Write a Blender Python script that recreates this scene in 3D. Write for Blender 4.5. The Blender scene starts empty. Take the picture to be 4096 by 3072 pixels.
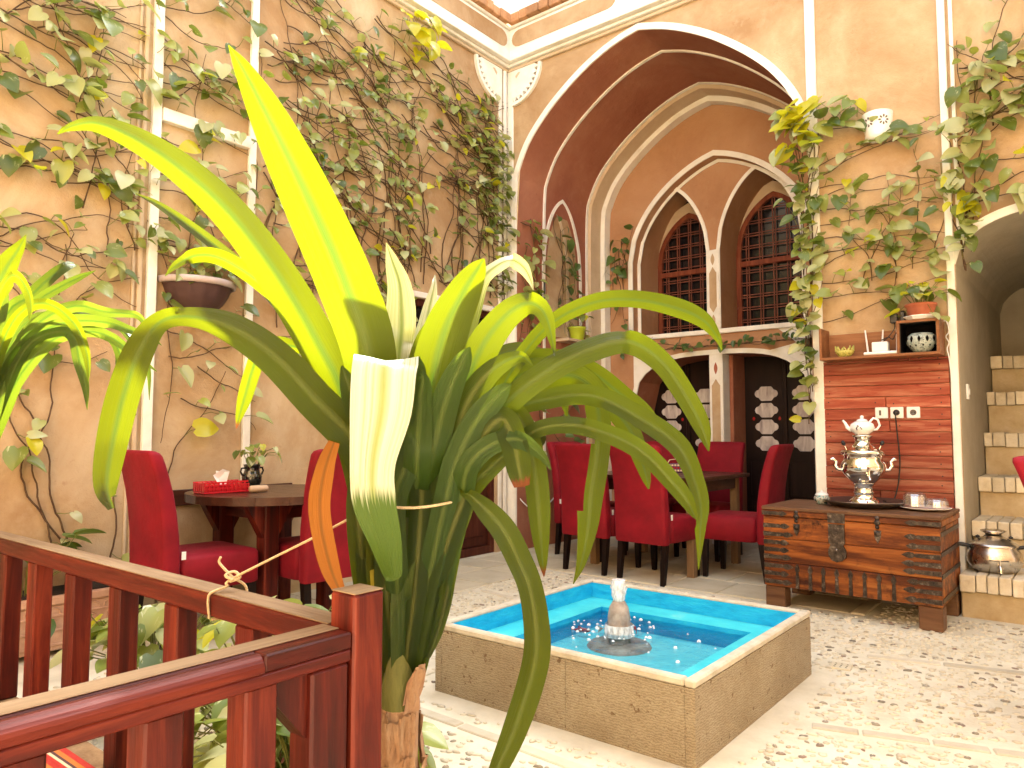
import bpy, math, random
from mathutils import Vector, Matrix
from bisect import bisect_right
R = math.radians
rnd = random.Random(11)
scene = bpy.context.scene
C = scene.collection

# ------------------------------------------------------------------ camera
cam_d = bpy.data.cameras.new('camera')
cam = bpy.data.objects.new('camera', cam_d)
C.objects.link(cam)
cam.location = (0, 0, 1.10)
cam.rotation_euler = (R(93.7), 0, R(38.8))
cam_d.sensor_width = 36
cam_d.lens = 25.8
cam_d.clip_start = 0.05
cam_d.clip_end = 500
scene.camera = cam

# ------------------------------------------------------------------ sky, sun, exposure
SUN_EL, SUN_AZ = 44.6, 346          # azimuth clockwise from +y
w = bpy.data.worlds.new('World')
scene.world = w
w.use_nodes = True
nt = w.node_tree
bg = nt.nodes['Background']
sky = nt.nodes.new('ShaderNodeTexSky')
sky.sky_type = 'NISHITA'
sky.sun_disc = False
sky.sun_elevation = R(SUN_EL)
sky.sun_rotation = R(SUN_AZ)
sky.air_density = 1.0
sky.dust_density = 5.0
sky.ozone_density = 0.6
hs = nt.nodes.new('ShaderNodeHueSaturation')
hs.inputs['Saturation'].default_value = 0.35
nt.links.new(sky.outputs[0], hs.inputs['Color'])
nt.links.new(hs.outputs[0], bg.inputs[0])
bg.inputs[1].default_value = 0.15
sun_d = bpy.data.lights.new('sun', 'SUN')
sun_d.energy = 5.0
sun_d.angle = R(3)
sun_d.color = (1.0, 0.95, 0.84)
sun = bpy.data.objects.new('sun', sun_d)
C.objects.link(sun)
sdir = Vector((math.sin(R(SUN_AZ)) * math.cos(R(SUN_EL)), math.cos(R(SUN_AZ)) * math.cos(R(SUN_EL)), math.sin(R(SUN_EL))))
sun.rotation_euler = sdir.to_track_quat('Z', 'Y').to_euler()
sun.location = sdir * 20
vs = scene.view_settings
vs.view_transform = 'Standard'
vs.look = 'None'
vs.exposure = 2.87
vs.gamma = 1.0
scene.render.engine = 'CYCLES'
scene.cycles.max_bounces = 10
scene.cycles.diffuse_bounces = 3
scene.cycles.transparent_max_bounces = 12
scene.cycles.caustics_reflective = False
scene.cycles.caustics_refractive = False
scene.cycles.sample_clamp_indirect = 6
scene.cycles.use_denoising = True

# ------------------------------------------------------------------ mesh helpers
class MB:
    def __init__(s):
        s.v = []; s.f = []; s.m = []; s.uv = {}
    def add(s, vs_, fs, mi=0):
        o = len(s.v)
        s.v += [tuple(p) for p in vs_]
        s.f += [tuple(i + o for i in f) for f in fs]
        s.m += [mi] * len(fs)
        return s
    def box(s, x0, x1, y0, y1, z0, z1, b=0.0, mi=0, M=None):
        if b <= 0:
            vv = [(x, y, z) for x in (x0, x1) for y in (y0, y1) for z in (z0, z1)]
            ff = [(0, 1, 3, 2), (4, 6, 7, 5), (0, 4, 5, 1), (2, 3, 7, 6), (0, 2, 6, 4), (1, 5, 7, 3)]
        else:
            vv = []; idx = {}
            lo = (x0, y0, z0); hi = (x1, y1, z1)
            for sx in (0, 1):
                for sy in (0, 1):
                    for sz in (0, 1):
                        for ax in range(3):
                            sg = (sx, sy, sz); p = []
                            for k in range(3):
                                q = hi[k] if sg[k] else lo[k]
                                if k != ax: q += -b if sg[k] else b
                                p.append(q)
                            idx[(sx, sy, sz, ax)] = len(vv); vv.append(tuple(p))
            ff = []
            for ax in range(3):
                o1, o2 = [k for k in range(3) if k != ax]
                for sd in (0, 1):
                    loop = []
                    for c1, c2 in ((0, 0), (1, 0), (1, 1), (0, 1)):
                        q = [0, 0, 0]; q[ax] = sd; q[o1] = c1; q[o2] = c2
                        loop.append(idx[(*q, ax)])
                    flip = (sd == 0) ^ (ax == 1)
                    ff.append(tuple(loop[::-1] if flip else loop))
                for c1 in (0, 1):
                    for c2 in (0, 1):
                        a = [0, 0, 0]; bq = [0, 0, 0]
                        a[ax] = 0; bq[ax] = 1
                        a[o1] = bq[o1] = c1; a[o2] = bq[o2] = c2
                        ff.append((idx[(*a, o1)], idx[(*bq, o1)], idx[(*bq, o2)], idx[(*a, o2)]))
            for sx in (0, 1):
                for sy in (0, 1):
                    for sz in (0, 1):
                        ff.append(tuple(idx[(sx, sy, sz, k)] for k in range(3)))
        if M is not None: vv = [tuple(M @ Vector(p)) for p in vv]
        return s.add(vv, ff, mi)
    def grid(s, rows, mi=0, closed=False):
        n = len(rows[0]); vv = [p for r in rows for p in r]; ff = []
        for i in range(len(rows) - 1):
            for j in range(n if closed else n - 1):
                k = (j + 1) % n
                ff.append((i * n + j, i * n + k, (i + 1) * n + k, (i + 1) * n + j))
        return s.add(vv, ff, mi)
    def tube(s, path, r, n=6, cap=True, mi=0, closed=False):
        P = [Vector(p) for p in path]; rows = []; up = None
        L = len(P)
        for i, p in enumerate(P):
            if closed: t = P[(i + 1) % L] - P[i - 1]
            else: t = P[min(i + 1, L - 1)] - P[max(i - 1, 0)]
            if t.length < 1e-9: t = Vector((0, 0, 1))
            t.normalize()
            if up is None: up = Vector((0, 0, 1)) if abs(t.z) < .9 else Vector((1, 0, 0))
            a = t.cross(up)
            if a.length < 1e-6: a = t.orthogonal()
            a.normalize(); b = a.cross(t); up = b
            rr = r[i] if isinstance(r, (list, tuple)) else r
            rows.append([tuple(p + (a * math.cos(k * 2 * math.pi / n) + b * math.sin(k * 2 * math.pi / n)) * rr) for k in range(n)])
        if closed: rows.append(rows[0])
        s.grid(rows, mi, True)
        if cap and not closed:
            s.add(rows[0], [tuple(range(n))], mi); s.add(rows[-1], [tuple(range(n))[::-1]], mi)
        return s
    def lathe(s, prof, n=20, c=(0, 0, 0), mi=0, flute=None, M=None):
        rows = []
        for r, z in prof:
            row = []
            for k in range(n):
                a = 2 * math.pi * k / n
                rr = r * (1 + (flute(a, z) if flute else 0))
                p = Vector((rr * math.cos(a), rr * math.sin(a), z))
                if M is not None: p = M @ p
                row.append((p.x + c[0], p.y + c[1], p.z + c[2]))
            rows.append(row)
        return s.grid(rows, mi, True)
    def prism(s, poly, f, h0, h1, mi=0):
        n = len(poly)
        vv = [f(a, b, h0) for a, b in poly] + [f(a, b, h1) for a, b in poly]
        ff = [tuple(range(n)), tuple(range(n, 2 * n))[::-1]] + [(i, (i + 1) % n, n + (i + 1) % n, n + i) for i in range(n)]
        return s.add(vv, ff, mi)
    def trim(s, line, f, o0, o1, h0, h1, mi=0):
        """moulding of rectangular section along a 2-D polyline; o = offset to the left of travel"""
        rows = []; n = len(line)
        for i, (a, b) in enumerate(line):
            p0 = line[max(i - 1, 0)]; p1 = line[min(i + 1, n - 1)]
            if 0 < i < n - 1:
                d1 = Vector((a - p0[0], b - p0[1])).normalized(); d2 = Vector((p1[0] - a, p1[1] - b)).normalized()
                nn = Vector((-(d1 + d2).y, (d1 + d2).x))
                if nn.length < 1e-6: nn = Vector((-d1.y, d1.x))
                nn.normalize(); k = 1 / max(.5, nn.dot(Vector((-d1.y, d1.x))))
            else:
                d = Vector((p1[0] - p0[0], p1[1] - p0[1])).normalized(); nn = Vector((-d.y, d.x)); k = 1
            q0 = (a + nn.x * o0 * k, b + nn.y * o0 * k); q1 = (a + nn.x * o1 * k, b + nn.y * o1 * k)
            rows.append([f(*q0, h0), f(*q0, h1), f(*q1, h1), f(*q1, h0)])
        s.grid(rows, mi, True)
        s.add(rows[0], [(0, 1, 2, 3)], mi); s.add(rows[-1], [(3, 2, 1, 0)], mi)
        return s
    def mesh(s, name, mats, smooth=False):
        me = bpy.data.meshes.new(name)
        me.from_pydata(s.v, [], s.f)
        for m in (mats if isinstance(mats, (list, tuple)) else [mats]): me.materials.append(m)
        if any(s.m): me.polygons.foreach_set('material_index', s.m)
        if smooth: me.polygons.foreach_set('use_smooth', [True] * len(me.polygons))
        me.update()
        return me
    def build(s, name, mats, parent=None, smooth=False):
        return link(name, s.mesh(name, mats, smooth), parent)

def link(name, me, parent=None):
    o = bpy.data.objects.new(name, me)
    C.objects.link(o)
    if parent is not None: o.parent = parent
    return o
def tag(o, label=None, cat=None, group=None, kind=None):
    if label: o['label'] = label
    if cat: o['category'] = cat
    if group: o['group'] = group
    if kind: o['kind'] = kind
    return o
def thing(name, label, cat, loc=(0, 0, 0), rz=0.0, group=None):
    o = bpy.data.objects.new(name, None)
    o.empty_display_size = .1
    C.objects.link(o)
    o.location = loc; o.rotation_euler = (0, 0, rz)
    return tag(o, label, cat, group)
def copy_tree(root, loc, rz, label, parent=None):
    r = root.copy(); C.objects.link(r); r.location = loc; r.rotation_euler = (0, 0, rz)
    r['label'] = label
    for ch in root.children:
        c = ch.copy(); C.objects.link(c); c.parent = r
        for g in ch.children:
            d = g.copy(); C.objects.link(d); d.parent = c
    return r
def catmull(P, n):
    P = [Vector(p) for p in P]; out = []
    Q = [P[0] * 2 - P[1]] + P + [P[-1] * 2 - P[-2]]
    for i in range(len(P) - 1):
        a, b, c, d = Q[i:i + 4]
        for k in range(n):
            t = k / n
            out.append(.5 * ((2 * b) + (c - a) * t + (2 * a - 5 * b + 4 * c - d) * t * t + (3 * b - a - 3 * c + d) * t ** 3))
    out.append(P[-1]); return out

# ------------------------------------------------------------------ materials
def new_mat(name):
    m = bpy.data.materials.new(name); m.use_nodes = True
    return m, m.node_tree, m.node_tree.nodes['Principled BSDF']
def col(c): return (c[0], c[1], c[2], 1)
def ramp(nt, fac, stops):
    r = nt.nodes.new('ShaderNodeValToRGB')
    while len(r.color_ramp.elements) < len(stops): r.color_ramp.elements.new(.5)
    for e, (p, c) in zip(r.color_ramp.elements, stops):
        e.position = p; e.color = col(c)
    nt.links.new(fac, r.inputs[0]); return r.outputs[0]
def texco(nt, scale=(1, 1, 1), kind='Object', rot=(0, 0, 0)):
    t = nt.nodes.new('ShaderNodeTexCoord'); mp = nt.nodes.new('ShaderNodeMapping')
    mp.inputs['Scale'].default_value = scale; mp.inputs['Rotation'].default_value = rot
    nt.links.new(t.outputs[kind], mp.inputs[0]); return mp.outputs[0]
def noise(nt, vec, scale, detail=5, rough=.6, dist=0):
    n = nt.nodes.new('ShaderNodeTexNoise'); n.inputs['Scale'].default_value = scale
    n.inputs['Detail'].default_value = detail; n.inputs['Roughness'].default_value = rough; n.inputs['Distortion'].default_value = dist
    nt.links.new(vec, n.inputs['Vector']); return n.outputs['Fac']
def mixc(nt, fac, a, b, mode='MIX'):
    m = nt.nodes.new('ShaderNodeMix'); m.data_type = 'RGBA'; m.blend_type = mode
    for sock, val in ((m.inputs[0], fac), (m.inputs[6], a), (m.inputs[7], b)):
        if isinstance(val, (int, float)): sock.default_value = val
        elif isinstance(val, tuple): sock.default_value = col(val)
        else: nt.links.new(val, sock)
    return m.outputs[2]
def math_(nt, op, a, b=0.0, c=None):
    m = nt.nodes.new('ShaderNodeMath'); m.operation = op
    for i, val in enumerate((a, b, c)):
        if val is None: continue
        if isinstance(val, (int, float)): m.inputs[i].default_value = val
        else: nt.links.new(val, m.inputs[i])
    return m.outputs[0]
def bump(nt, p, h, strength, dist=.01):
    b = nt.nodes.new('ShaderNodeBump'); b.inputs['Strength'].default_value = strength; b.inputs['Distance'].default_value = dist
    nt.links.new(h, b.inputs['Height']); nt.links.new(b.outputs[0], p.inputs['Normal'])
def orand(nt):
    n = nt.nodes.new('ShaderNodeObjectInfo'); return n.outputs['Random']
def m_noise(name, stops, scale=3, rough=.85, bs=.3, bscale=60, detail=6, spec=.3, stretch=(1, 1, 1), vary=0.0, metal=0.0, bd=.01):
    m, nt, p = new_mat(name)
    v = texco(nt, stretch)
    c = ramp(nt, noise(nt, v, scale, detail, .62), stops)
    if vary:
        k = math_(nt, 'MULTIPLY_ADD', orand(nt), vary, 1 - vary * .5)
        h = nt.nodes.new('ShaderNodeHueSaturation'); nt.links.new(k, h.inputs['Value']); nt.links.new(c, h.inputs['Color']); c = h.outputs[0]
    nt.links.new(c, p.inputs['Base Color'])
    p.inputs['Roughness'].default_value = rough; p.inputs['Specular IOR Level'].default_value = spec; p.inputs['Metallic'].default_value = metal
    if bs: bump(nt, p, noise(nt, v, bscale, 4, .6), bs, bd)
    return m
def m_flat(name, c, rough=.5, metal=0.0, spec=.5, bs=0, bscale=80, coat=0.0):
    m, nt, p = new_mat(name)
    v = texco(nt)
    k = noise(nt, v, 9, 4)
    d = tuple(x * .78 for x in c)
    nt.links.new(mixc(nt, k, d, tuple(min(1, x * 1.18) for x in c)), p.inputs['Base Color'])
    nt.links.new(math_(nt, 'MULTIPLY_ADD', noise(nt, v, 14, 3), rough * .4, rough * .8), p.inputs['Roughness'])
    p.inputs['Metallic'].default_value = metal; p.inputs['Specular IOR Level'].default_value = spec
    p.inputs['Coat Weight'].default_value = coat
    if bs: bump(nt, p, noise(nt, v, bscale, 4), bs, .004)
    return m
def m_wood(name, stops, axis='x', scale=1.0, rough=.5, bs=.25, vary=.25, spec=.16, wear=None, coat=0.0):
    m, nt, p = new_mat(name)
    st = {'x': (1.2, 14, 14), 'y': (14, 1.2, 14), 'z': (14, 14, 1.2)}[axis]
    st = tuple(q * scale for q in st)
    v0 = texco(nt, st)
    oi = nt.nodes.new('ShaderNodeObjectInfo')
    ad = nt.nodes.new('ShaderNodeVectorMath'); ad.operation = 'MULTIPLY_ADD'
    nt.links.new(oi.outputs['Random'], ad.inputs[0]); ad.inputs[1].default_value = (37, 53, 71); nt.links.new(v0, ad.inputs[2])
    v = ad.outputs[0]
    g = noise(nt, v, 1.6, 7, .65, .6)
    c = ramp(nt, g, stops)
    fine = noise(nt, v, 9, 4, .6)
    c = mixc(nt, math_(nt, 'MULTIPLY', fine, .35), c, (.02, .008, .005), 'MIX')
    if vary:
        k = math_(nt, 'MULTIPLY_ADD', oi.outputs['Random'], vary, 1 - vary * .5)
        h = nt.nodes.new('ShaderNodeHueSaturation'); nt.links.new(k, h.inputs['Value']); nt.links.new(c, h.inputs['Color']); c = h.outputs[0]
    if wear:
        v2 = texco(nt, (1, 1, 1)); wn = noise(nt, v2, wear[0], 6, .7)
        c = mixc(nt, ramp(nt, wn, [(wear[1], (0, 0, 0)), (min(1, wear[1] + .12), (1, 1, 1))]), c, wear[2])
    nt.links.new(c, p.inputs['Base Color'])
    nt.links.new(math_(nt, 'MULTIPLY_ADD', fine, .3, rough - .15), p.inputs['Roughness'])
    p.inputs['Specular IOR Level'].default_value = spec; p.inputs['Coat Weight'].default_value = coat; p.inputs['Coat Roughness'].default_value = .25
    bump(nt, p, math_(nt, 'ADD', g, math_(nt, 'MULTIPLY', fine, .5)), bs, .006)
    return m

M = {}
PL = [(.34, (.355, .22, .11)), (.5, (.465, .325, .185)), (.66, (.555, .43, .275))]
def plaster(name, stops, pale, dark):
    m, nt, p = new_mat(name)
    v = texco(nt)
    big = noise(nt, v, 1.3, 6, .65, .4)
    c = ramp(nt, big, stops)
    mid = noise(nt, v, 7, 6, .7)
    c = mixc(nt, ramp(nt, mid, [(.55, (0, 0, 0)), (.8, (.55, .55, .55))]), c, pale)
    c = mixc(nt, ramp(nt, noise(nt, v, 15, 5, .7), [(.62, (0, 0, 0)), (.78, (.5, .5, .5))]), c, dark)
    nt.links.new(c, p.inputs['Base Color']); p.inputs['Roughness'].default_value = .93; p.inputs['Specular IOR Level'].default_value = .12
    bump(nt, p, math_(nt, 'ADD', noise(nt, v, 9, 6, .7), math_(nt, 'MULTIPLY', noise(nt, v, 120, 3, .6), .25)), .5, .02)
    return m
M['plaster'] = plaster('plaster', PL, (.54, .42, .27), (.27, .12, .05))
M['terra'] = plaster('terracotta_plaster', [(.25, (.25, .085, .052)), (.5, (.33, .13, .078)), (.75, (.41, .185, .11))], (.43, .21, .13), (.18, .055, .035))  # same plaster as the walls, vault shade painted in as darker red
M['terralight'] = plaster('ochre_red_plaster', [(.25, (.34, .17, .085)), (.5, (.43, .235, .125)), (.75, (.50, .30, .17))], (.46, .30, .17), (.23, .09, .04))  # wall plaster again, milder shade of the far wall painted in
M['white'] = m_noise('white_gypsum', [(.2, (.66, .62, .53)), (.5, (.80, .78, .70)), (.8, (.86, .85, .80))], 6, .8, .25, 70)
M['tan'] = m_noise('tan_rib', [(.3, (.52, .40, .26)), (.7, (.62, .50, .35))], 5, .9, .3, 60)
M['parapet'] = m_noise('parapet_plaster', [(.3, (.82, .79, .68)), (.7, (.88, .87, .82))], 3, .9, .3, 40, stretch=(1, 1, 3))
M['brick'] = m_noise('eave_brick', [(.3, (.34, .17, .08)), (.7, (.50, .28, .14))], 20, .9, .5, 90, vary=.5)
M['stair'] = m_noise('stair_brick', [(.25, (.56, .45, .28)), (.5, (.72, .62, .44)), (.75, (.80, .73, .58))], 12, .9, .5, 70, vary=.4)
M['mud'] = m_noise('mud_render', [(.3, (.42, .30, .15)), (.55, (.56, .44, .26)), (.8, (.66, .56, .39))], 5, .95, .6, 30)
M['alcove'] = m_noise('alcove_plaster', [(.3, (.38, .33, .24)), (.7, (.47, .42, .32))], 4, .9, .3, 60)
M['mortar'] = m_noise('floor_mortar', [(.25, (.52, .46, .33)), (.5, (.65, .595, .45)), (.75, (.73, .68, .54))], 5, .92, .5, 45)
M['pebble'] = None
M['slab'] = m_noise('paving_slab', [(.3, (.50, .43, .29)), (.7, (.60, .54, .39))], 6, .85, .3, 50, vary=.18)
M['strip'] = m_noise('stone_strip', [(.3, (.48, .42, .30)), (.7, (.60, .54, .41))], 10, .85, .4, 60, vary=.4)
M['poolstone'] = None
M['coping'] = m_noise('coping', [(.3, (.42, .37, .27)), (.6, (.58, .53, .42))], 14, .85, .5, 50)
M['blue'] = m_noise('pool_paint', [(.25, (.006, .28, .58)), (.5, (.010, .42, .76)), (.75, (.03, .54, .80))], 9, .45, .5, 22, stretch=(1, 1, 3))
M['cyan'] = m_noise('pool_ledge_paint', [(.3, (.03, .50, .60)), (.6, (.07, .62, .68)), (.85, (.34, .76, .74))], 7, .4, .3, 30)
M['poolbottom'] = m_noise('pool_bottom_paint', [(.3, (.10, .62, .72)), (.7, (.22, .76, .82))], 6, .4, .2, 30)
M['redcloth'] = None
M['legdark'] = m_wood('dark_leg', [(.3, (0.0042, 0.0021, 0.00175)), (.7, (0.0105, 0.0049, 0.0035))], 'z', 1, .4, .15, .2)
M['tablewood'] = m_wood('table_wood', [(.25, (0.035, 0.0112, 0.0063)), (.55, (0.063, 0.021, 0.0112)), (.8, (0.119, 0.049, 0.0245))], 'y', .8, .32, .3, .2, coat=.3)
M['rail'] = m_wood('rail_wood_y', [(.3, (0.01859, 0.002502, 0.001788)), (.5, (0.0715, 0.00715, 0.00429)), (.68, (0.1573, 0.02288, 0.01001))], 'y', .7, .45, .35, .3, coat=.06)
M['railx'] = m_wood('rail_wood_x', [(.3, (0.01859, 0.002502, 0.001788)), (.5, (0.0715, 0.00715, 0.00429)), (.68, (0.1573, 0.02288, 0.01001))], 'x', .7, .45, .35, .3, coat=.06)
M['railz'] = m_wood('rail_wood_z', [(.3, (0.01716, 0.002574, 0.002145)), (.5, (0.0858, 0.00858, 0.005148)), (.7, (0.2231, 0.03604, 0.01544))], 'z', .7, .45, .35, .45, coat=.06)
M['railtop'] = m_wood('rail_worn_top', [(.3, (0.1402, 0.07838, 0.04125)), (.5, (0.2475, 0.165, 0.09488)), (.7, (0.33, 0.2393, 0.1485))], 'y', .7, .5, .3, .15)  # tan colour stands in for sky sheen on the varnished tops
M['railtopx'] = m_wood('rail_worn_top_x', [(.3, (0.1402, 0.07838, 0.04125)), (.5, (0.2475, 0.165, 0.09488)), (.7, (0.33, 0.2393, 0.1485))], 'x', .7, .5, .3, .15)  # same painted sheen, grain along x
M['plank'] = m_wood('red_plank', [(.3, (.20, .028, .016)), (.48, (.36, .085, .045)), (.66, (.55, .24, .14))], 'x', .9, .6, .4, .4, wear=(6, .62, (.20, .012, .010)))
M['shelf'] = m_wood('shelf_wood', [(.25, (0.176, 0.064, 0.024)), (.55, (0.288, 0.12, 0.048)), (.8, (0.4, 0.192, 0.088))], 'x', .8, .45, .2, .2)
M['chest'] = m_wood('chest_wood', [(.25, (.022, .007, .004)), (.42, (.12, .032, .010)), (.56, (.33, .10, .022)), (.75, (.52, .22, .06))], 'x', .55, .42, .8, .5, wear=(3.4, .55, (.03, .010, .007)), coat=.06)
M['chesttop'] = m_wood('chest_lid_wood', [(.2, (0.07, 0.028, 0.014)), (.5, (0.168, 0.084, 0.042)), (.8, (0.252, 0.147, 0.077))], 'x', .8, .5, .6, .2)
M['iron'] = m_noise('old_iron', [(.3, (.022, .018, .016)), (.55, (.075, .06, .05)), (.8, (.30, .26, .22))], 30, .36, .5, 90, metal=.75, vary=.5)
M['doorwood'] = m_wood('door_wood', [(.25, (0.03, 0.0072, 0.0048)), (.5, (0.078, 0.0192, 0.0108)), (.8, (0.132, 0.042, 0.021))], 'z', .8, .5, .3, .3)
M['doordark'] = m_wood('dark_door_wood', [(.3, (0.0063, 0.00245, 0.0021)), (.7, (0.0175, 0.007, 0.00525))], 'z', .8, .45, .3, .2)
M['lattice'] = m_wood('lattice_wood', [(.3, (0.114, 0.0285, 0.0171)), (.7, (0.2964, 0.1026, 0.057))], 'z', 1, .55, .2, .2)
M['winframe'] = m_wood('window_wood', [(.25, (0.12, 0.02625, 0.012)), (.55, (0.24, 0.06, 0.02625)), (.8, (0.315, 0.1125, 0.0525))], 'z', 1, .55, .4, .2, wear=(9, .64, (0.3, 0.2475, 0.195)))
M['darkglass'] = m_flat('dark_glass', (0.008, 0.0072, 0.008), .12, 0, .6)
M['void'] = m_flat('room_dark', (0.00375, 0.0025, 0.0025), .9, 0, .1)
M['chrome'] = m_flat('chrome', (.80, .77, .70), .10, 1.0)
M['steel'] = m_flat('brushed_steel', (.60, .56, .50), .26, 1.0)
M['tray'] = m_flat('dark_tray_metal', (.22, .19, .17), .35, .9)
M['porcelain'] = m_flat('porcelain', (.84, .83, .80), .14, 0, .5, coat=.5)
M['whiteplastic'] = m_flat('white_plastic', (.80, .80, .77), .35, 0, .5)
M['blackplastic'] = m_flat('black_plastic', (0.0072, 0.0064, 0.0064), .4, 0, .5)
M['blackglaze'] = m_flat('black_glaze', (.008, .012, .010), .1, 0, .6, coat=.8)
M['terracotta'] = m_noise('terracotta', [(.3, (.34, .09, .045)), (.7, (.46, .15, .08))], 12, .7, .2, 60)
M['brownpot'] = m_noise('brown_plastic_pot', [(.3, (0.06, 0.03, 0.027)), (.7, (0.084, 0.045, 0.042))], 10, .55, .1, 60)
M['potrim'] = m_flat('pot_rim', (.46, .38, .36), .5)
M['limepot'] = m_flat('lime_pot', (.42, .52, .03), .35, coat=.3)
M['soil'] = m_noise('soil', [(.3, (0.01, 0.006, 0.004)), (.7, (0.035, 0.0225, 0.015))], 40, .95, .8, 60)
M['pinkpot'] = m_noise('embossed_planter', [(.3, (.40, .23, .15)), (.7, (.55, .35, .24))], 14, .75, .3, 60)
M['twine'] = m_noise('twine', [(.3, (.50, .36, .20)), (.7, (.68, .54, .34))], 200, .9, .6, 400)
M['stem'] = m_noise('vine_stem', [(.3, (.055, .028, .018)), (.6, (.12, .07, .035)), (.85, (.20, .15, .05))], 9, .8, .4, 120)
M['petiole'] = m_noise('leaf_stalk', [(.3, (.09, .10, .02)), (.7, (.22, .22, .05))], 9, .6, 0)
M['husk'] = m_noise('papery_husk', [(.25, (0.187, 0.085, 0.04675)), (.5, (0.34, 0.204, 0.119)), (.8, (0.476, 0.34, 0.2295))], 7, .85, .6, 40, stretch=(3, 3, 1))
M['redplastic'] = m_flat('red_tissue_box', (.62, .02, .03), .25, 0, .5, coat=.4)
M['tissue'] = m_flat('tissue', (.85, .84, .80), .9)
M['clay'] = m_flat('pale_clay', (.55, .38, .24), .7)
M['cardboard'] = m_flat('purple_box', (.12, .02, .10), .35)
M['cream'] = m_flat('cream_print', (.75, .62, .40), .5)
M['redglass'] = m_flat('red_glass', (.40, .02, .02), .15)
M['turquoise'] = m_noise('glazed_ceramic', [(.4, (.10, .28, .30)), (.5, (.55, .55, .48)), (.62, (.02, .05, .06))], 45, .2, .2, 60)
M['greygreen'] = m_noise('pierced_ceramic', [(.35, (.16, .24, .22)), (.5, (.42, .46, .40)), (.65, (.10, .12, .11))], 38, .3, .3, 60)
M['yellowglaze'] = m_noise('yellow_glaze', [(.35, (.42, .36, .05)), (.5, (.55, .50, .14)), (.65, (.16, .20, .03))], 50, .2, .2, 60)
M['fish'] = m_flat('goldfish', (.55, .03, .02), .3)
M['fishw'] = m_flat('pale_fish', (.75, .45, .35), .3)
M['nozzle'] = m_noise('nozzle_stone', [(.3, (.22, .17, .14)), (.7, (.48, .42, .36))], 20, .4, .3, 50)
M['switchmark'] = m_flat('switch_dark', (.12, .10, .08), .5)

def pebble_mat():
    m, nt, p = new_mat('pebble')
    g = nt.nodes.new('ShaderNodeNewGeometry')
    k = math_(nt, 'FRACT', math_(nt, 'ADD', g.outputs['Random Per Island'], orand(nt)))
    c = ramp(nt, k, [(0, (.50, .44, .32)), (.25, (.60, .54, .40)), (.6, (.64, .585, .44)), (.82, (.48, .42, .30)), (.90, (.24, .20, .13)), (.95, (.10, .09, .065)), (.975, (.16, .07, .045)), (1, (.30, .28, .22))])
    r = c.node; r.color_ramp.interpolation = 'LINEAR'
    v = texco(nt); c = mixc(nt, math_(nt, 'MULTIPLY', noise(nt, v, 60, 4), .4), c, (.46, .41, .31))
    nt.links.new(c, p.inputs['Base Color']); p.inputs['Roughness'].default_value = .7
    return m
M['pebble'] = pebble_mat()
def pool_stone():
    m, nt, p = new_mat('tooled_stone')
    v = texco(nt)
    c = ramp(nt, noise(nt, v, 3, 6, .65), [(.25, (.33, .265, .175)), (.5, (.43, .36, .245)), (.75, (.52, .45, .32))])
    wv = nt.nodes.new('ShaderNodeTexWave'); wv.wave_type = 'BANDS'; wv.bands_direction = 'Z'; wv.wave_profile = 'SIN'
    wv.inputs['Scale'].default_value = 34; wv.inputs['Distortion'].default_value = 11; wv.inputs['Detail'].default_value = 4; wv.inputs['Detail Scale'].default_value = 1.6; wv.inputs['Detail Roughness'].default_value = .7
    nt.links.new(v, wv.inputs['Vector'])
    ch = math_(nt, 'MULTIPLY', wv.outputs['Fac'], noise(nt, v, 30, 3, .6))
    c = mixc(nt, ramp(nt, ch, [(.06, (.5, .5, .5)), (.30, (0, 0, 0))]), c, (.18, .12, .06))
    pit = noise(nt, v, 34, 3, .6)
    c = mixc(nt, ramp(nt, pit, [(.64, (0, 0, 0)), (.70, (.85, .85, .85))]), c, (.17, .10, .05))
    nt.links.new(c, p.inputs['Base Color']); p.inputs['Roughness'].default_value = .9; p.inputs['Specular IOR Level'].default_value = .15
    bump(nt, p, math_(nt, 'SUBTRACT', ch, math_(nt, 'MULTIPLY', ramp(nt, pit, [(.64, (0, 0, 0)), (.74, (1, 1, 1))]), .6)), .7, .012)
    return m
M['poolstone'] = pool_stone()
def cloth():
    m, nt, p = new_mat('red_upholstery')
    v = texco(nt)
    c = ramp(nt, noise(nt, v, 5, 5, .6), [(.3, (.15, .002, .0075)), (.7, (.25, .004, .014))])
    nt.links.new(c, p.inputs['Base Color']); p.inputs['Roughness'].default_value = .7
    p.inputs['Sheen Weight'].default_value = .12; p.inputs['Sheen Roughness'].default_value = .4; p.inputs['Sheen Tint'].default_value = (1, .25, .35, 1)
    p.inputs['Specular IOR Level'].default_value = .25
    bump(nt, p, math_(nt, 'ADD', noise(nt, v, 6, 3), math_(nt, 'MULTIPLY', noise(nt, v, 300, 2), .15)), .35, .02)
    return m
M['redcloth'] = cloth()
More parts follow.
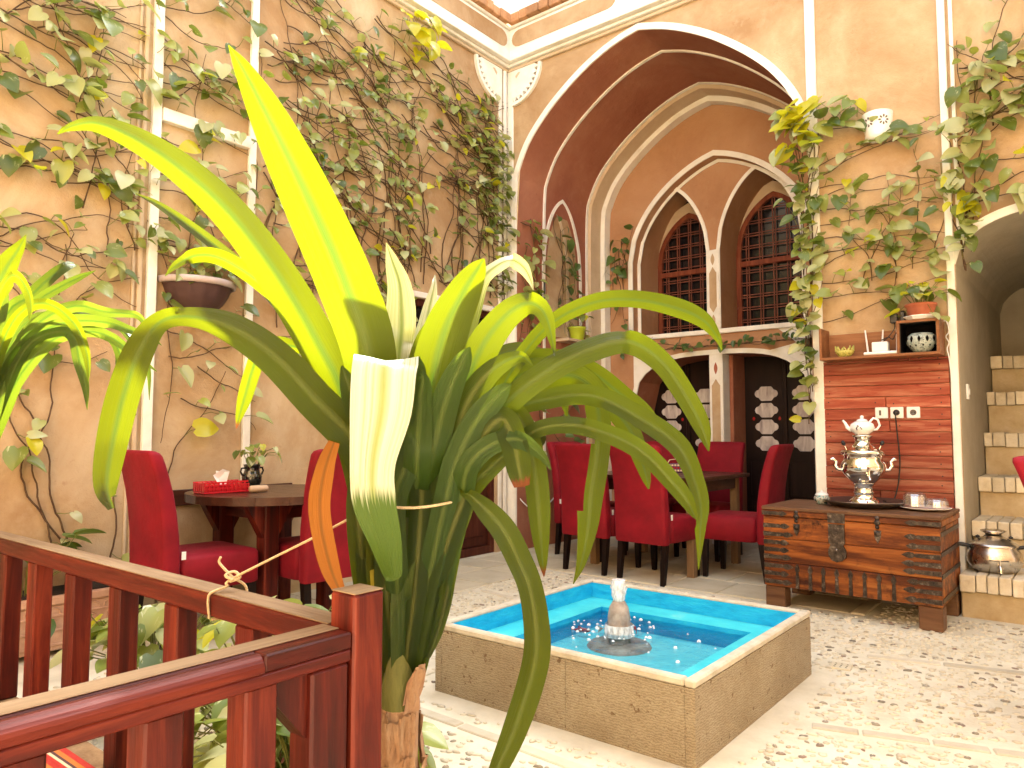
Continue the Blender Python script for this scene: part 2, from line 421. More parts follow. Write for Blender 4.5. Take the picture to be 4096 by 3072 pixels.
def leafy(name, stops, trans, tfac, rough=.32, varieg=None):
    m, nt, p = new_mat(name)
    g = nt.nodes.new('ShaderNodeNewGeometry')
    k = math_(nt, 'FRACT', math_(nt, 'ADD', g.outputs['Random Per Island'], orand(nt)))
    c = ramp(nt, k, stops)
    if varieg:
        v = texco(nt, (1, .35, 1)); vn = noise(nt, v, varieg[0], 4, .6)
        c = mixc(nt, ramp(nt, vn, [(varieg[1], (0, 0, 0)), (varieg[1] + .08, (1, 1, 1))]), c, varieg[2])
    nt.links.new(c, p.inputs['Base Color']); p.inputs['Roughness'].default_value = rough
    p.inputs['Specular IOR Level'].default_value = .5; p.inputs['Coat Weight'].default_value = .08; p.inputs['Coat Roughness'].default_value = .2
    t = nt.nodes.new('ShaderNodeBsdfTranslucent')
    nt.links.new(mixc(nt, .75, c, trans), t.inputs[0])
    mx = nt.nodes.new('ShaderNodeMixShader'); mx.inputs[0].default_value = tfac
    nt.links.new(p.outputs[0], mx.inputs[1]); nt.links.new(t.outputs[0], mx.inputs[2])
    nt.links.new(mx.outputs[0], nt.nodes['Material Output'].inputs[0])
    return m
GREENS = [(0, (.05, .085, .014)), (.2, (.10, .15, .025)), (.4, (.22, .27, .055)), (.6, (.36, .39, .14)), (.85, (.48, .49, .27)), (1, (.30, .34, .04))]  # palest tones also stand in for sky sheen on the leaves
M['leaf'] = leafy('pothos_leaf', GREENS, (.40, .50, .04), .30, varieg=(5, .6, (.50, .52, .25)))
M['leafy'] = leafy('pothos_leaf_yellow', [(0, (.50, .48, .02)), (.5, (.62, .60, .03)), (1, (.40, .46, .03))], (.85, .80, .02), .5)
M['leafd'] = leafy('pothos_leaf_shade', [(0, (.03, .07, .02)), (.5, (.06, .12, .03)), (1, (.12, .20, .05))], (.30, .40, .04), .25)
def strap_mat(name, c0, c1, trans, tfac, rib, dry=None, foot=None):
    m, nt, p = new_mat(name)
    uvn = nt.nodes.new('ShaderNodeUVMap'); uvn.uv_map = 'UVMap'
    sp = nt.nodes.new('ShaderNodeSeparateXYZ'); nt.links.new(uvn.outputs[0], sp.inputs[0])
    mp = nt.nodes.new('ShaderNodeMapping'); mp.inputs['Scale'].default_value = (26, 1.4, 1); nt.links.new(uvn.outputs[0], mp.inputs[0])
    oi = nt.nodes.new('ShaderNodeObjectInfo')
    ad = nt.nodes.new('ShaderNodeVectorMath'); ad.operation = 'MULTIPLY_ADD'; ad.inputs[1].default_value = (31, 17, 5)
    nt.links.new(oi.outputs['Random'], ad.inputs[0]); nt.links.new(mp.outputs[0], ad.inputs[2])
    st = noise(nt, ad.outputs[0], 1.0, 4, .6)
    c = mixc(nt, st, c0, c1)
    mid = math_(nt, 'ABSOLUTE', math_(nt, 'SUBTRACT', sp.outputs[0], .5))
    rb = ramp(nt, mid, [(.0, (1, 1, 1)), (.05, (.7, .7, .7)), (.13, (0, 0, 0))])
    c = mixc(nt, rb, c, rib)
    tcol = mixc(nt, math_(nt, 'MULTIPLY', st, .4), trans, tuple(q * .6 for q in trans))
    tcol = mixc(nt, rb, tcol, (.07, .16, .012))
    if foot:
        fm = ramp(nt, math_(nt, 'ADD', sp.outputs[1], math_(nt, 'MULTIPLY', math_(nt, 'SUBTRACT', st, .5), .15)), [(foot, (1, 1, 1)), (foot + .10, (0, 0, 0))])
        c = mixc(nt, fm, c, (.03, .055, .008))
    if dry:  # dry brown tip; on the folded leaf, green where painted sheen ends
        dm = ramp(nt, math_(nt, 'ADD', sp.outputs[1], math_(nt, 'MULTIPLY', math_(nt, 'SUBTRACT', st, .5), .12)), [(dry[0], (0, 0, 0)), (dry[0] + .03, (1, 1, 1))])
        c = mixc(nt, dm, c, dry[1]); tcol = mixc(nt, dm, tcol, dry[1])
    nt.links.new(c, p.inputs['Base Color'])
    p.inputs['Roughness'].default_value = .36; p.inputs['Specular IOR Level'].default_value = .22; p.inputs['Coat Weight'].default_value = .04; p.inputs['Coat Roughness'].default_value = .2
    bump(nt, p, st, .8, .004)
    t = nt.nodes.new('ShaderNodeBsdfTranslucent'); nt.links.new(tcol, t.inputs[0])
    mx = nt.nodes.new('ShaderNodeMixShader'); mx.inputs[0].default_value = tfac
    nt.links.new(p.outputs[0], mx.inputs[1]); nt.links.new(t.outputs[0], mx.inputs[2])
    nt.links.new(mx.outputs[0], nt.nodes['Material Output'].inputs[0])
    return m
M['strap'] = strap_mat('lily_leaf', (0.011, 0.026, 0.0022), (0.030, 0.058, 0.0055), (0.255, 0.29, 0.002), .46, (.12, .135, .03))
M['strapb'] = strap_mat('lily_leaf_brown_tip', (0.011, 0.026, 0.0022), (0.030, 0.058, 0.0055), (0.255, 0.29, 0.002), .46, (.12, .135, .03), dry=(.93, (0.1984, 0.062, 0.0186)))
M['strapw'] = strap_mat('lily_leaf_waxy', (.14, .20, .06), (.70, .73, .64), (.6, .62, .1), .10, (.20, .26, .08), foot=.45)  # pale colour stands in for bright sheen on the blade
M['strapf'] = strap_mat('lily_leaf_folded', (.16, .22, .07), (.66, .70, .62), (.5, .55, .1), .06, (.24, .30, .10), foot=.40, dry=(.74, (.05, .10, .01)))  # whitish stretch is painted sheen, green at both ends
M['sheath'] = m_noise('leaf_sheath', [(.3, (.07, .08, .015)), (.7, (.17, .17, .045))], 5, .5, .3, 40, stretch=(6, 6, 1))
M['strapd'] = strap_mat('lily_leaf_deep', (0.01449, 0.03623, 0.00483), (0.04025, 0.0805, 0.01208), (0.2415, 0.322, 0.0161), .35, (0.0805, 0.1207, 0.02415))  # dimmer copy of the lily leaf, shade put into the colour
M['strapy'] = strap_mat('lily_leaf_yellow', (.34, .28, .02), (.45, .38, .04), (.6, .5, .03), .45, (.35, .26, .03))
M['strapo'] = strap_mat('lily_leaf_dry', (.28, .09, .012), (.42, .17, .025), (.5, .2, .03), .35, (.26, .09, .02))
def water_mat():
    m, nt, p = new_mat('water')
    nt.nodes.remove(p)
    v = texco(nt)
    b = nt.nodes.new('ShaderNodeBump'); b.inputs['Strength'].default_value = .35; b.inputs['Distance'].default_value = .02
    nt.links.new(noise(nt, v, 22, 4, .55, .8), b.inputs['Height'])
    tr = nt.nodes.new('ShaderNodeBsdfTransparent'); tr.inputs[0].default_value = (.88, 1, 1, 1)
    gl = nt.nodes.new('ShaderNodeBsdfGlossy'); gl.inputs['Roughness'].default_value = .06; nt.links.new(b.outputs[0], gl.inputs['Normal'])
    fr = nt.nodes.new('ShaderNodeFresnel'); fr.inputs[0].default_value = 1.33; nt.links.new(b.outputs[0], fr.inputs['Normal'])
    mx = nt.nodes.new('ShaderNodeMixShader'); nt.links.new(fr.outputs[0], mx.inputs[0]); nt.links.new(tr.outputs[0], mx.inputs[1]); nt.links.new(gl.outputs[0], mx.inputs[2])
    nt.links.new(mx.outputs[0], nt.nodes['Material Output'].inputs[0]); return m
M['water'] = water_mat()
def froth_mat():
    m, nt, p = new_mat('froth')
    p.inputs['Base Color'].default_value = (.9, .92, .93, 1); p.inputs['Roughness'].default_value = .2
    tr = nt.nodes.new('ShaderNodeBsdfTransparent'); mx = nt.nodes.new('ShaderNodeMixShader')
    k = ramp(nt, noise(nt, texco(nt, (1, 1, .4)), 60, 4), [(.3, (.35, .35, .35)), (.6, (.95, .95, .95))])
    nt.links.new(k, mx.inputs[0]); nt.links.new(tr.outputs[0], mx.inputs[1]); nt.links.new(p.outputs[0], mx.inputs[2])
    nt.links.new(mx.outputs[0], nt.nodes['Material Output'].inputs[0]); return m
M['froth'] = froth_mat()
def glass_mat(name, tint, fac=.35, rough=.08):
    m, nt, p = new_mat(name); nt.nodes.remove(p)
    tr = nt.nodes.new('ShaderNodeBsdfTransparent'); tr.inputs[0].default_value = col(tint)
    gl = nt.nodes.new('ShaderNodeBsdfGlossy'); gl.inputs['Roughness'].default_value = rough
    mx = nt.nodes.new('ShaderNodeMixShader'); mx.inputs[0].default_value = fac
    nt.links.new(tr.outputs[0], mx.inputs[1]); nt.links.new(gl.outputs[0], mx.inputs[2])
    nt.links.new(mx.outputs[0], nt.nodes['Material Output'].inputs[0]); return m
M['clear'] = glass_mat('clear_glass', (.97, .97, .96), .33, .04)
def frosted():
    m, nt, p = new_mat('frosted_pane')
    v = texco(nt, (5, 1, 1.2))
    c = ramp(nt, noise(nt, v, 3, 5, .6, .5), [(.3, (.30, .25, .24)), (.5, (.55, .49, .46)), (.7, (.74, .70, .66))])
    nt.links.new(c, p.inputs['Base Color']); p.inputs['Roughness'].default_value = .15; return m
M['frosted'] = frosted()
def kilim():
    m, nt, p = new_mat('kilim')
    v = texco(nt, (1, 1, 1))
    sp = nt.nodes.new('ShaderNodeSeparateXYZ'); nt.links.new(v, sp.inputs[0])
    X, Y = sp.outputs[0], sp.outputs[1]
    def tri(s, f): return math_(nt, 'PINGPONG', math_(nt, 'MULTIPLY', s, f), 1.0)
    d = math_(nt, 'ADD', math_(nt, 'SNAP', tri(X, 7), .12), math_(nt, 'SNAP', tri(Y, 7), .12))
    c = ramp(nt, math_(nt, 'MULTIPLY', d, .5), [(0, (.55, .46, .34)), (.16, (.30, .02, .02)), (.30, (.60, .5, .38)), (.38, (.42, .05, .02)), (.62, (.05, .03, .05)), (.70, (.50, .11, .03)), (.88, (.58, .48, .34))])
    c.node.color_ramp.interpolation = 'CONSTANT'
    band = math_(nt, 'FRACT', math_(nt, 'MULTIPLY', Y, 2.1))
    stripes = ramp(nt, math_(nt, 'FRACT', math_(nt, 'MULTIPLY', Y, 21)), [(0, (.34, .02, .02)), (.3, (.58, .48, .32)), (.45, (.05, .03, .04)), (.6, (.45, .14, .03)), (.85, (.34, .02, .02))])
    stripes.node.color_ramp.interpolation = 'CONSTANT'
    c = mixc(nt, ramp(nt, band, [(.62, (0, 0, 0)), (.63, (1, 1, 1))]), c, stripes)
    c = mixc(nt, math_(nt, 'MULTIPLY', noise(nt, v, 120, 3), .3), c, (.25, .12, .07))
    nt.links.new(c, p.inputs['Base Color']); p.inputs['Roughness'].default_value = .95; p.inputs['Specular IOR Level'].default_value = .1
    bump(nt, p, noise(nt, v, 160, 3), .6, .004)
    return m
M['kilim'] = kilim()
# ------------------------------------------------------------------ wall builders
XL, YB, YW = -4.36, 5.36, 6.87          # left wall plane, back wall plane, back of the deep arch
def LW(a, b, h): return (XL + h, a, b)   # a = y, b = z, h = out of the wall
def PY(y0): return lambda a, b, h: (a, y0 - h, b)
BW = PY(YB)
def interp(line):
    xs = [p[0] for p in line]
    def g(x):
        if x <= xs[0]: return line[0][1]
        if x >= xs[-1]: return line[-1][1]
        i = bisect_right(xs, x) - 1
        (xa, za), (xb, zb) = line[i], line[i + 1]
        return za + (zb - za) * (x - xa) / max(1e-9, xb - xa)
    return g
def arch(xc, hw, spring, apex, n=14, point=.16, p=2.2, q=.55):
    rise = apex - spring; L = []
    for i in range(-n, n + 1):
        t = i / n; t = math.copysign(abs(t) ** .8 if abs(t) < 1 else 1, t)
        a = abs(t); z = spring + rise * ((1 - point) * max(0, 1 - a ** p) ** q + point * (1 - a))
        L.append((xc + hw * t, z))
    return L
def walls(mb, a0, a1, z0, z1, holes, f, h=0, step=.12, mi=0):
    """plane strip wall; holes = (xa, xb, lo, hi) with lo/hi functions"""
    z0f = z0 if callable(z0) else (lambda x: z0); z1f = z1 if callable(z1) else (lambda x: z1)
    cuts = {a0, a1}
    for xa, xb, lo, hi in holes:
        n = max(2, int((xb - xa) / .04))
        for k in range(n + 1): cuts.add(min(a1, max(a0, xa + (xb - xa) * k / n)))
    n = int((a1 - a0) / step) + 1
    for k in range(n): cuts.add(a0 + (a1 - a0) * k / n)
    xs = sorted(cuts)
    for x0, x1 in zip(xs, xs[1:]):
        if x1 - x0 < 1e-5: continue
        mid = (x0 + x1) / 2
        act = sorted([h_ for h_ in holes if h_[0] < mid < h_[1]], key=lambda q: q[2](mid))
        lo0, lo1 = z0f(x0), z0f(x1)
        for (xa, xb, lo, hi) in act:
            if lo(mid) > min(lo0, lo1) + 1e-4:
                mb.add([f(x0, lo0, h), f(x1, lo1, h), f(x1, lo(x1), h), f(x0, lo(x0), h)], [(0, 1, 2, 3)], mi)
            lo0, lo1 = hi(x0), hi(x1)
        mb.add([f(x0, lo0, h), f(x1, lo1, h), f(x1, z1f(x1), h), f(x0, z1f(x0), h)], [(0, 1, 2, 3)], mi)
    return mb
def reveal(mb, line, f, h0, h1, mi=0, n=1):
    rows = [[f(a, b, h0 + (h1 - h0) * k / n) for k in range(n + 1)] for a, b in line]
    return mb.grid(rows, mi)
def const(v): return lambda x: v

# ------------------------------------------------------------------ ground
floor = tag(MB().box(-14, 14, -12, 16, -.3, 0).build('ground', M['mortar']), kind='structure')
# paving slabs under the dining set and along the wall with the door
def slab(x0, x1, y0, y1):
    g = .006
    o = MB().box(x0 + g, x1 - g, y0 + g, y1 - g, -.03, .007 + rnd.uniform(-.002, .002), .004).build('paving_slab', M['slab'], floor)
y = 4.80
while y < 7.2:
    x = -4.22 + rnd.uniform(-.1, 0); d = rnd.uniform(.40, .46)
    while x < -1.2:
        wd = rnd.uniform(.38, .5)
        slab(x, min(x + wd, -1.15), y, min(y + d, 7.4)); x += wd
    y += d
y = 1.6
while y < 4.75:
    d = rnd.uniform(.42, .55)
    x = XL
    for wd in (.46, .42): slab(x, x + wd, y, min(y + d, 4.795)); x += wd
    y += d
# stone strips set on edge in the pebble paving
def strip_row(x0, y0, x1, y1, wd=.05):
    L = math.hypot(x1 - x0, y1 - y0); an = math.atan2(y1 - y0, x1 - x0); s = 0
    while s < L - .08:
        l = min(rnd.uniform(.16, .34), L - s)
        Mx = Matrix.Translation((x0 + math.cos(an) * (s + l / 2), y0 + math.sin(an) * (s + l / 2), 0)) @ Matrix.Rotation(an + rnd.uniform(-.03, .03), 4, 'Z')
        MB().box(-l / 2 + .006, l / 2 - .006, -wd / 2, wd / 2, -.03, .006, .004, M=Mx).build('stone_strip', M['strip'], floor)
        s += l
strip_row(-.92, 2.05, .9, 2.05); strip_row(-.9, 2.9, .6, 3.35); strip_row(-.95, 3.95, .5, 4.35); strip_row(-2.5, 2.1, -1.0, 2.05); strip_row(-3.4, 3.9, -2.4, 3.7); strip_row(-2.45, 2.2, -2.45, 3.65)
strip_row(-1.1, 1.3, .2, 1.7)
# pebbles: half sunk in the mortar
def pebble_geo():
    return None
STRIPS = [((-.92, 2.05), (.9, 2.05)), ((-.9, 2.9), (.6, 3.35)), ((-.95, 3.95), (.5, 4.35)), ((-2.5, 2.1), (-1.0, 2.05)), ((-3.4, 3.9), (-2.4, 3.7)), ((-2.45, 2.2), (-2.45, 3.65)), ((-1.1, 1.3), (.2, 1.7))]
def near_strip(x, y):
    for (ax, ay), (bx, by) in STRIPS:
        dx, dy = bx - ax, by - ay; t = max(0, min(1, ((x - ax) * dx + (y - ay) * dy) / (dx * dx + dy * dy)))
        if math.hypot(x - ax - dx * t, y - ay - dy * t) < .06: return True
    return False
def peb_rows(a, b, c, an, sk):
    rows = []
    for zc, rr in ((-.3, .92), (.25, .95), (.72, .66), (.95, .25)):
        row = []
        for k in range(7):
            th = 2 * math.pi * k / 7
            q = 1 + .14 * math.sin(th * 2 + sk) + .1 * math.sin(th * 3 + sk * 2)
            x = a * rr * q * math.cos(th); y = b * rr * q * math.sin(th)
            row.append((x * math.cos(an) - y * math.sin(an), x * math.sin(an) + y * math.cos(an), c * zc))
        rows.append(row)
    return rows
cand = []
sp = .043
iy = .75
while iy < 5.3:
    ix = -3.55
    while ix < 1.55:
        x = ix + rnd.uniform(-.025, .025); y = iy + rnd.uniform(-.022, .022)
        fwd = -.6266 * x + .7793 * y
        ok = fwd > .9 and not near_strip(x, y)
        if -2.33 < x < -.98 and 2.2 < y < 3.58: ok = False
        if y > 4.74 and x < -1.1: ok = False
        if x > -.75 and y > 5.05: ok = False
        side = (.7793 * x + .6266 * y) / max(fwd, .1)
        if abs(side) > .78: ok = False
        if 1.1 / max(fwd, .1) > .66: ok = False
        if ok and rnd.random() < .93: cand.append((fwd, x, y))
        ix += sp
    iy += sp * .82
cand.sort()
rest = MB(); pm = []
for v in range(5):
    a, b, c = .0155 + .004 * rnd.random(), .00652 + .003 * rnd.random(), .0065
    mb = MB(); rows = peb_rows(a, b, c, 0, v * 1.7); mb.grid(rows, 0, True); mb.add(rows[-1], [tuple(range(7))]); pm.append(mb.mesh('pebble', M['pebble'], True))
for i, (fwd, x, y) in enumerate(cand):
    an = rnd.gauss(.15, .5); s = rnd.uniform(.7, 1.35) * (.75 if rnd.random() < .3 else 1)
    if i < 300:
        o = link('pebble', pm[i % 5], floor); o.location = (x, y, .001); o.rotation_euler = (0, 0, an); o.scale = (s, s * rnd.uniform(.8, 1.3), rnd.uniform(.7, 1.2))
    else:
        a, b = .0155 * s, .0098 * s * rnd.uniform(.8, 1.3); c = rnd.uniform(.004, .008)
        rows = [[(px + x, py + y, pz + .001) for px, py, pz in r] for r in peb_rows(a, b, c, an, rnd.uniform(0, 6))]
        rest.grid(rows, 0, True); rest.add(rows[-1], [tuple(range(7))])
tag(rest.build('pebbles', M['pebble'], floor, True), kind='stuff')

# ------------------------------------------------------------------ left wall (vine wall)
lw = thing('courtyard_wall', 'ochre plaster wall with white strips, overgrown by climbing vines, on the left', 'wall', (0, 0, 0))
DY0, DY1, DZ = 4.05, 5.19, 2.20
mb = walls(MB(), -3.2, YB, 0, 4.6, [(DY0, DY1, const(0), const(DZ))], LW, 0, .3)
mb.box(XL - .5, XL - .02, -3.2, DY0 - .005, 0, 4.62); mb.box(XL - .5, XL - .02, DY1 + .005, YB, 0, 4.62); mb.box(XL - .5, XL - .02, DY0, DY1, DZ + .005, 4.62)
reveal(mb, [(DY0, 0), (DY0, DZ), (DY1, DZ), (DY1, 0)], LW, 0, -.12)
mb.build('plaster', M['plaster'], lw)
def lbox(name, y0, y1, z0, z1, h0, h1, mat, par=None, b=.004):
    return MB().box(XL + h0, XL + h1, y0, y1, z0, z1, b).build(name, M[mat], par or lw)
lbox('white_strip', 1.975, 2.03, .25, 4.575, .001, .035, 'white')
lbox('moulding', 1.925, 1.950, .25, 4.575, .001, .02, 'tan'); lbox('moulding', 1.895, 1.912, .25, 4.575, .001, .012, 'tan')
lbox('white_strip', 2.615, 2.668, .78, 4.575, .001, .028, 'white')
lbox('white_band', 2.034, 2.611, 2.965, 3.045, .001, .045, 'white')
lbox('white_strip', 5.205, 5.25, .1, 4.575, .001, .02, 'white'); lbox('white_strip', 5.275, 5.315, .1, 4.575, .001, .025, 'white')
lbox('door_trim', DY0 - .05, DY1 + .012, DZ + .002, DZ + .05, .001, .022, 'white'); lbox('door_trim', DY0 - .05, DY0 - .002, 0, DZ, .001, .02, 'white')
mb = MB()                                        # rough stone foot of the wall
yy = .4
while yy < 5.2:
    l = rnd.uniform(.12, .3)
    if not (DY0 - .1 < yy + l and yy < DY1 + .02):
        mb2 = MB().box(XL + .002, XL + rnd.uniform(.02, .045), yy, yy + l - .01, -.02, rnd.uniform(.12, .24), .012)
        mb2.build('foot_stone', M['mud'], lw)
    yy += l
# the door in it
dr = thing('wooden_door', 'reddish wooden double door with dark glass above, left of the courtyard corner', 'door', (XL - .06, (DY0 + DY1) / 2, 0))
hw = (DY1 - DY0) / 2
def dbox(name, mat, y0, y1, z0, z1, x0, x1, par=dr, b=.004): return MB().box(x0, x1, y0, y1, z0, z1, b).build(name, M[mat], par)
for y0, y1, z0, z1 in ((-hw + .002, -hw + .06, 0, DZ), (hw - .06, hw - .002, 0, DZ), (-hw + .061, hw - .061, DZ - .06, DZ - .002), (-hw + .061, hw - .061, .0, .07)):
    dbox('frame', 'doorwood', y0, y1, z0, z1, -.04, .04)
for s in (0, 1):
    a, b = (-hw + .063, -.004) if s == 0 else (.004, hw - .063)
    lf = dbox('door_leaf', 'doorwood', a, b, .075, 1.22, -.02, .012)
    for z0, z1 in ((.16, .58), (.68, 1.12)):
        dbox('panel', 'doorwood', a + .07, b - .07, z0, z1, .013, .022, lf, .006)
    dbox('pane', 'darkglass', a, b, 1.30, DZ - .065, -.02, -.008)
    dbox('glazing_bar', 'doorwood', a, b, 1.225, 1.295, -.02, .016); dbox('glazing_bar', 'doorwood', (a + b) / 2 - .012, (a + b) / 2 + .012, 1.297, DZ - .065, -.006, .01)
    dbox('glazing_bar', 'doorwood', a, b, 1.72, 1.75, -.006, .013)
MB().box(-.45, -.03, -hw, hw, .0, DZ).build('lining', M['void'], dr)

# ------------------------------------------------------------------ back wall with the deep pointed arch
OUT = [(-4.25, 2.6), (-4.25, 2.95), (-4.246, 3.25), (-4.236, 3.45), (-4.215, 3.56), (-4.1, 3.79), (-3.928, 3.985), (-3.728, 4.15), (-3.503, 4.296), (-3.288, 4.4), (-3.095, 4.461), (-2.931, 4.492),
       (-2.719, 4.424), (-2.523, 4.333), (-2.336, 4.223), (-2.168, 4.10), (-2.008, 3.964), (-1.875, 3.83), (-1.768, 3.69), (-1.686, 3.55), (-1.62, 3.39), (-1.575, 3.2), (-1.56, 2.95), (-1.56, 2.6)]
OUTF = interp(OUT)
iw0, iw1 = -4.25, -1.56
def smooth_arch(line, apex_i, n=3):
    A = [tuple(p) for p in catmull([(x, z, 0) for x, z in line[:apex_i + 1]], n)]; B = [tuple(p) for p in catmull([(x, z, 0) for x, z in line[apex_i:]], n)]
    return [(p[0], p[1]) for p in A] + [(p[0], p[1]) for p in B[1:]]
OUTS = smooth_arch(OUT, 11, 3)
OUTF = interp(sorted(OUTS))
OUTP = [(iw0, 0)] + OUTS + [(iw1, 0)]
ST = arch(-.25, .44, 2.16, 2.445, 12, .02, 2.0, .5)
STF = interp(ST)
bw = thing('courtyard_wall', 'pale ochre plaster wall with a deep pointed arch outlined in white, facing the pool', 'wall', (0, 0, 0))
mb = walls(MB(), XL, 1.9, 0, 4.6, [(iw0, iw1, const(0), OUTF), (-.69, .19, const(0), STF)], BW, 0, .3)
mb.box(iw1 + .01, -.70, YB + .03, 8.0, 0, 4.62); mb.box(.2, 1.9, YB + .03, 8.0, 0, 4.62); mb.box(XL - .5, XL + .08, YB + .01, 7.9, 0, 4.62)
mb.box(XL, 1.9, YB + .01, YB + .05, 4.52, 4.62); mb.box(-.70, .2, YB + .03, 8.0, 2.5, 4.62)
mb.build('plaster', M['plaster'], bw)
# barrel of the arch
mb = MB(); reveal(mb, OUTP, BW, 0, -(YW - YB), 0, 6); mb.build('arch_soffit', M['terra'], bw, True)  # darker red colour carries the shade under the vault
mb = MB().trim(OUTP, BW, 0, .055, .001, .018); mb.build('arch_trim', M['white'], bw)
def offs(line, d):
    out = []; n = len(line)
    for i, (a, b) in enumerate(line):
        p0 = line[max(i - 1, 0)]; p1 = line[min(i + 1, n - 1)]
        t = Vector((p1[0] - p0[0], p1[1] - p0[1])).normalized(); out.append((a + t.y * d, b - t.x * d))
    return out
MB().trim(OUTP, PY(5.78), -.016, -.001, -.014, .014).build('vault_line', M['white'], bw)
mb = MB(); MB.trim(mb, OUTP, PY(YW), -.05, -.001, .002, .30); mb.build('vault_rib', M['tan'], bw)
MB().trim(OUTP, PY(YW), -.105, -.052, .002, .11).build('vault_rib', M['white'], bw)
MB().trim(OUTP, PY(YW), -.013, -.002, .302, .335).build('vault_line', M['white'], bw)
# niche in its left side wall
def NL(a, b, h): return (iw0 + h, a, b)
NI = [(5.79, 2.75)] + arch(6.10, .31, 2.75, 3.44, 10, .2, 2.0, .55) + [(6.41, 2.75)]
mb = MB().prism([(5.80, 2.03)] + arch(6.10, .30, 2.75, 3.42, 10, .2, 2.0, .55) + [(6.40, 2.03)], NL, .001, .004)
NICHE = [(5.79, 2.03)] + arch(6.10, .31, 2.75, 3.44, 10, .2, 2.0, .55) + [(6.41, 2.03)]
MB().trim(NICHE, NL, 0, .035, .001, .016).build('niche_trim', M['white'], bw)
nf = arch(6.10, .27, 2.72, 3.36, 10, .2, 2.0, .55)
MB().prism([(5.83, 2.05)] + nf + [(6.37, 2.05)], NL, .0015, .005).build('niche_back', M['plaster'], bw)
MB().trim([(6.19, 2.05), (6.19, 2.8), (6.15, 3.05), (6.05, 3.25)], NL, -.02, .02, .006, .012).build('niche_trim', M['tan'], bw)
MB().box(iw0 + .001, iw0 + .16, 5.98, 6.46, 2.0, 2.028, .004).build('niche_ledge', M['tan'], bw)
# far wall of the arch: upper recess with two lattice windows, lower flat arch with doors
FW = PY(YW)
A4 = arch(-2.93, .93, 2.90, 3.86, 16, .22, 2.0, .52); A4F = interp(A4); a40, a41 = -3.86, -2.0
LOA = []
for k in range(25):
    t = -1 + 2 * k / 24; LOA.append((-2.945 + .925 * t, 1.32 + .54 * (1 - abs(t) ** 3.2) ** .42))
LOF = interp(LOA)
SILL = 2.11
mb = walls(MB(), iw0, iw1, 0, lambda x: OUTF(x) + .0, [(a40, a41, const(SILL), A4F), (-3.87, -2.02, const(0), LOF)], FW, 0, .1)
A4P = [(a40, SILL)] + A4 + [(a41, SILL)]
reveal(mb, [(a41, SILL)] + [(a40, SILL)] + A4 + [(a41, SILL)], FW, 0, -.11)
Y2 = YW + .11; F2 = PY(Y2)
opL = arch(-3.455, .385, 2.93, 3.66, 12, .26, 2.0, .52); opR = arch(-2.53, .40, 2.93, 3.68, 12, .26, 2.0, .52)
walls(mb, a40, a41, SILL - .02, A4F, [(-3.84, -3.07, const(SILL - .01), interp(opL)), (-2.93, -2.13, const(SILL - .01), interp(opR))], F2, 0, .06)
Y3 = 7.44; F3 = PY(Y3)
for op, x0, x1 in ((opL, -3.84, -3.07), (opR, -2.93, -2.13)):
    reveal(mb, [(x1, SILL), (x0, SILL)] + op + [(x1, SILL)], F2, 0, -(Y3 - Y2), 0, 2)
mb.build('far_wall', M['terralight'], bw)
MB().trim(A4P, FW, -.002, .05, .001, .016).build('arch_trim', M['white'], bw)
MB().trim(A4P, F2, -.036, -.004, .001, .012).build('arch_trim', M['white'], bw)
for op, x0, x1 in ((opL, -3.84, -3.07), (opR, -2.93, -2.13)):
    MB().trim([(x0, SILL)] + op + [(x1, SILL)], F2, -.002, .034, .001, .014).build('arch_trim', M['white'], bw)
MB().box(a40 - .03, a41 + .03, YW - .03, YW + .1, SILL - .05, SILL - .003, .005).build('sill', M['white'], bw)
# slim white column between the windows and the pillar below
col_up = MB().box(-3.068, -2.934, Y2 - .022, Y2 - .002, SILL, 2.93, .006); col_up.build('column', M['white'], bw)
def lens(xc, zc, w_, h_, n=8): return [(xc + w_ * math.sin(math.pi * k / n), zc - h_ + 2 * h_ * k / n) for k in range(n)] + [(xc - w_ * math.sin(math.pi * k / n), zc + h_ - 2 * h_ * k / n) for k in range(n)]
def cusped(xc, w_, z0, z1): return [(xc - w_, z0 + .05), (xc - w_ * .5, z0 + .02), (xc, z0 - .01), (xc + w_ * .5, z0 + .02), (xc + w_, z0 + .05), (xc + w_, z1 - .05), (xc + w_ * .5, z1 - .02), (xc, z1 + .015), (xc - w_ * .5, z1 - .02), (xc - w_, z1 - .05)]
Fc = PY(Y2 - .022)
MB().prism(cusped(-3.0, .038, 2.30, 2.74), Fc, .001, .004).build('column_panel', M['plaster'], bw)
MB().prism(lens(-3.0, 2.83, .02, .06), Fc, .001, .004).build('column_motif', M['plaster'], bw); MB().prism(lens(-3.0, 2.21, .02, .06), Fc, .001, .004).build('column_motif', M['plaster'], bw)
MB().box(-3.015, -2.875, YW - .01, YW + .16, 0, 1.885, .006).build('pillar', M['white'], bw)
Fp = PY(YW - .01)
MB().prism(cusped(-2.945, .042, .25, 1.60), Fp, .001, .004).build('pillar_panel', M['plaster'], bw); MB().prism(lens(-2.945, 1.72, .018, .06), Fp, .001, .004).build('pillar_motif', M['terracotta'], bw)
MB().trim([(-3.87, 0), (-3.87, 1.30)] + LOA + [(-2.02, 1.30), (-2.02, 0)], FW, -.002, .045, .001, .02).build('arch_trim', M['white'], bw)
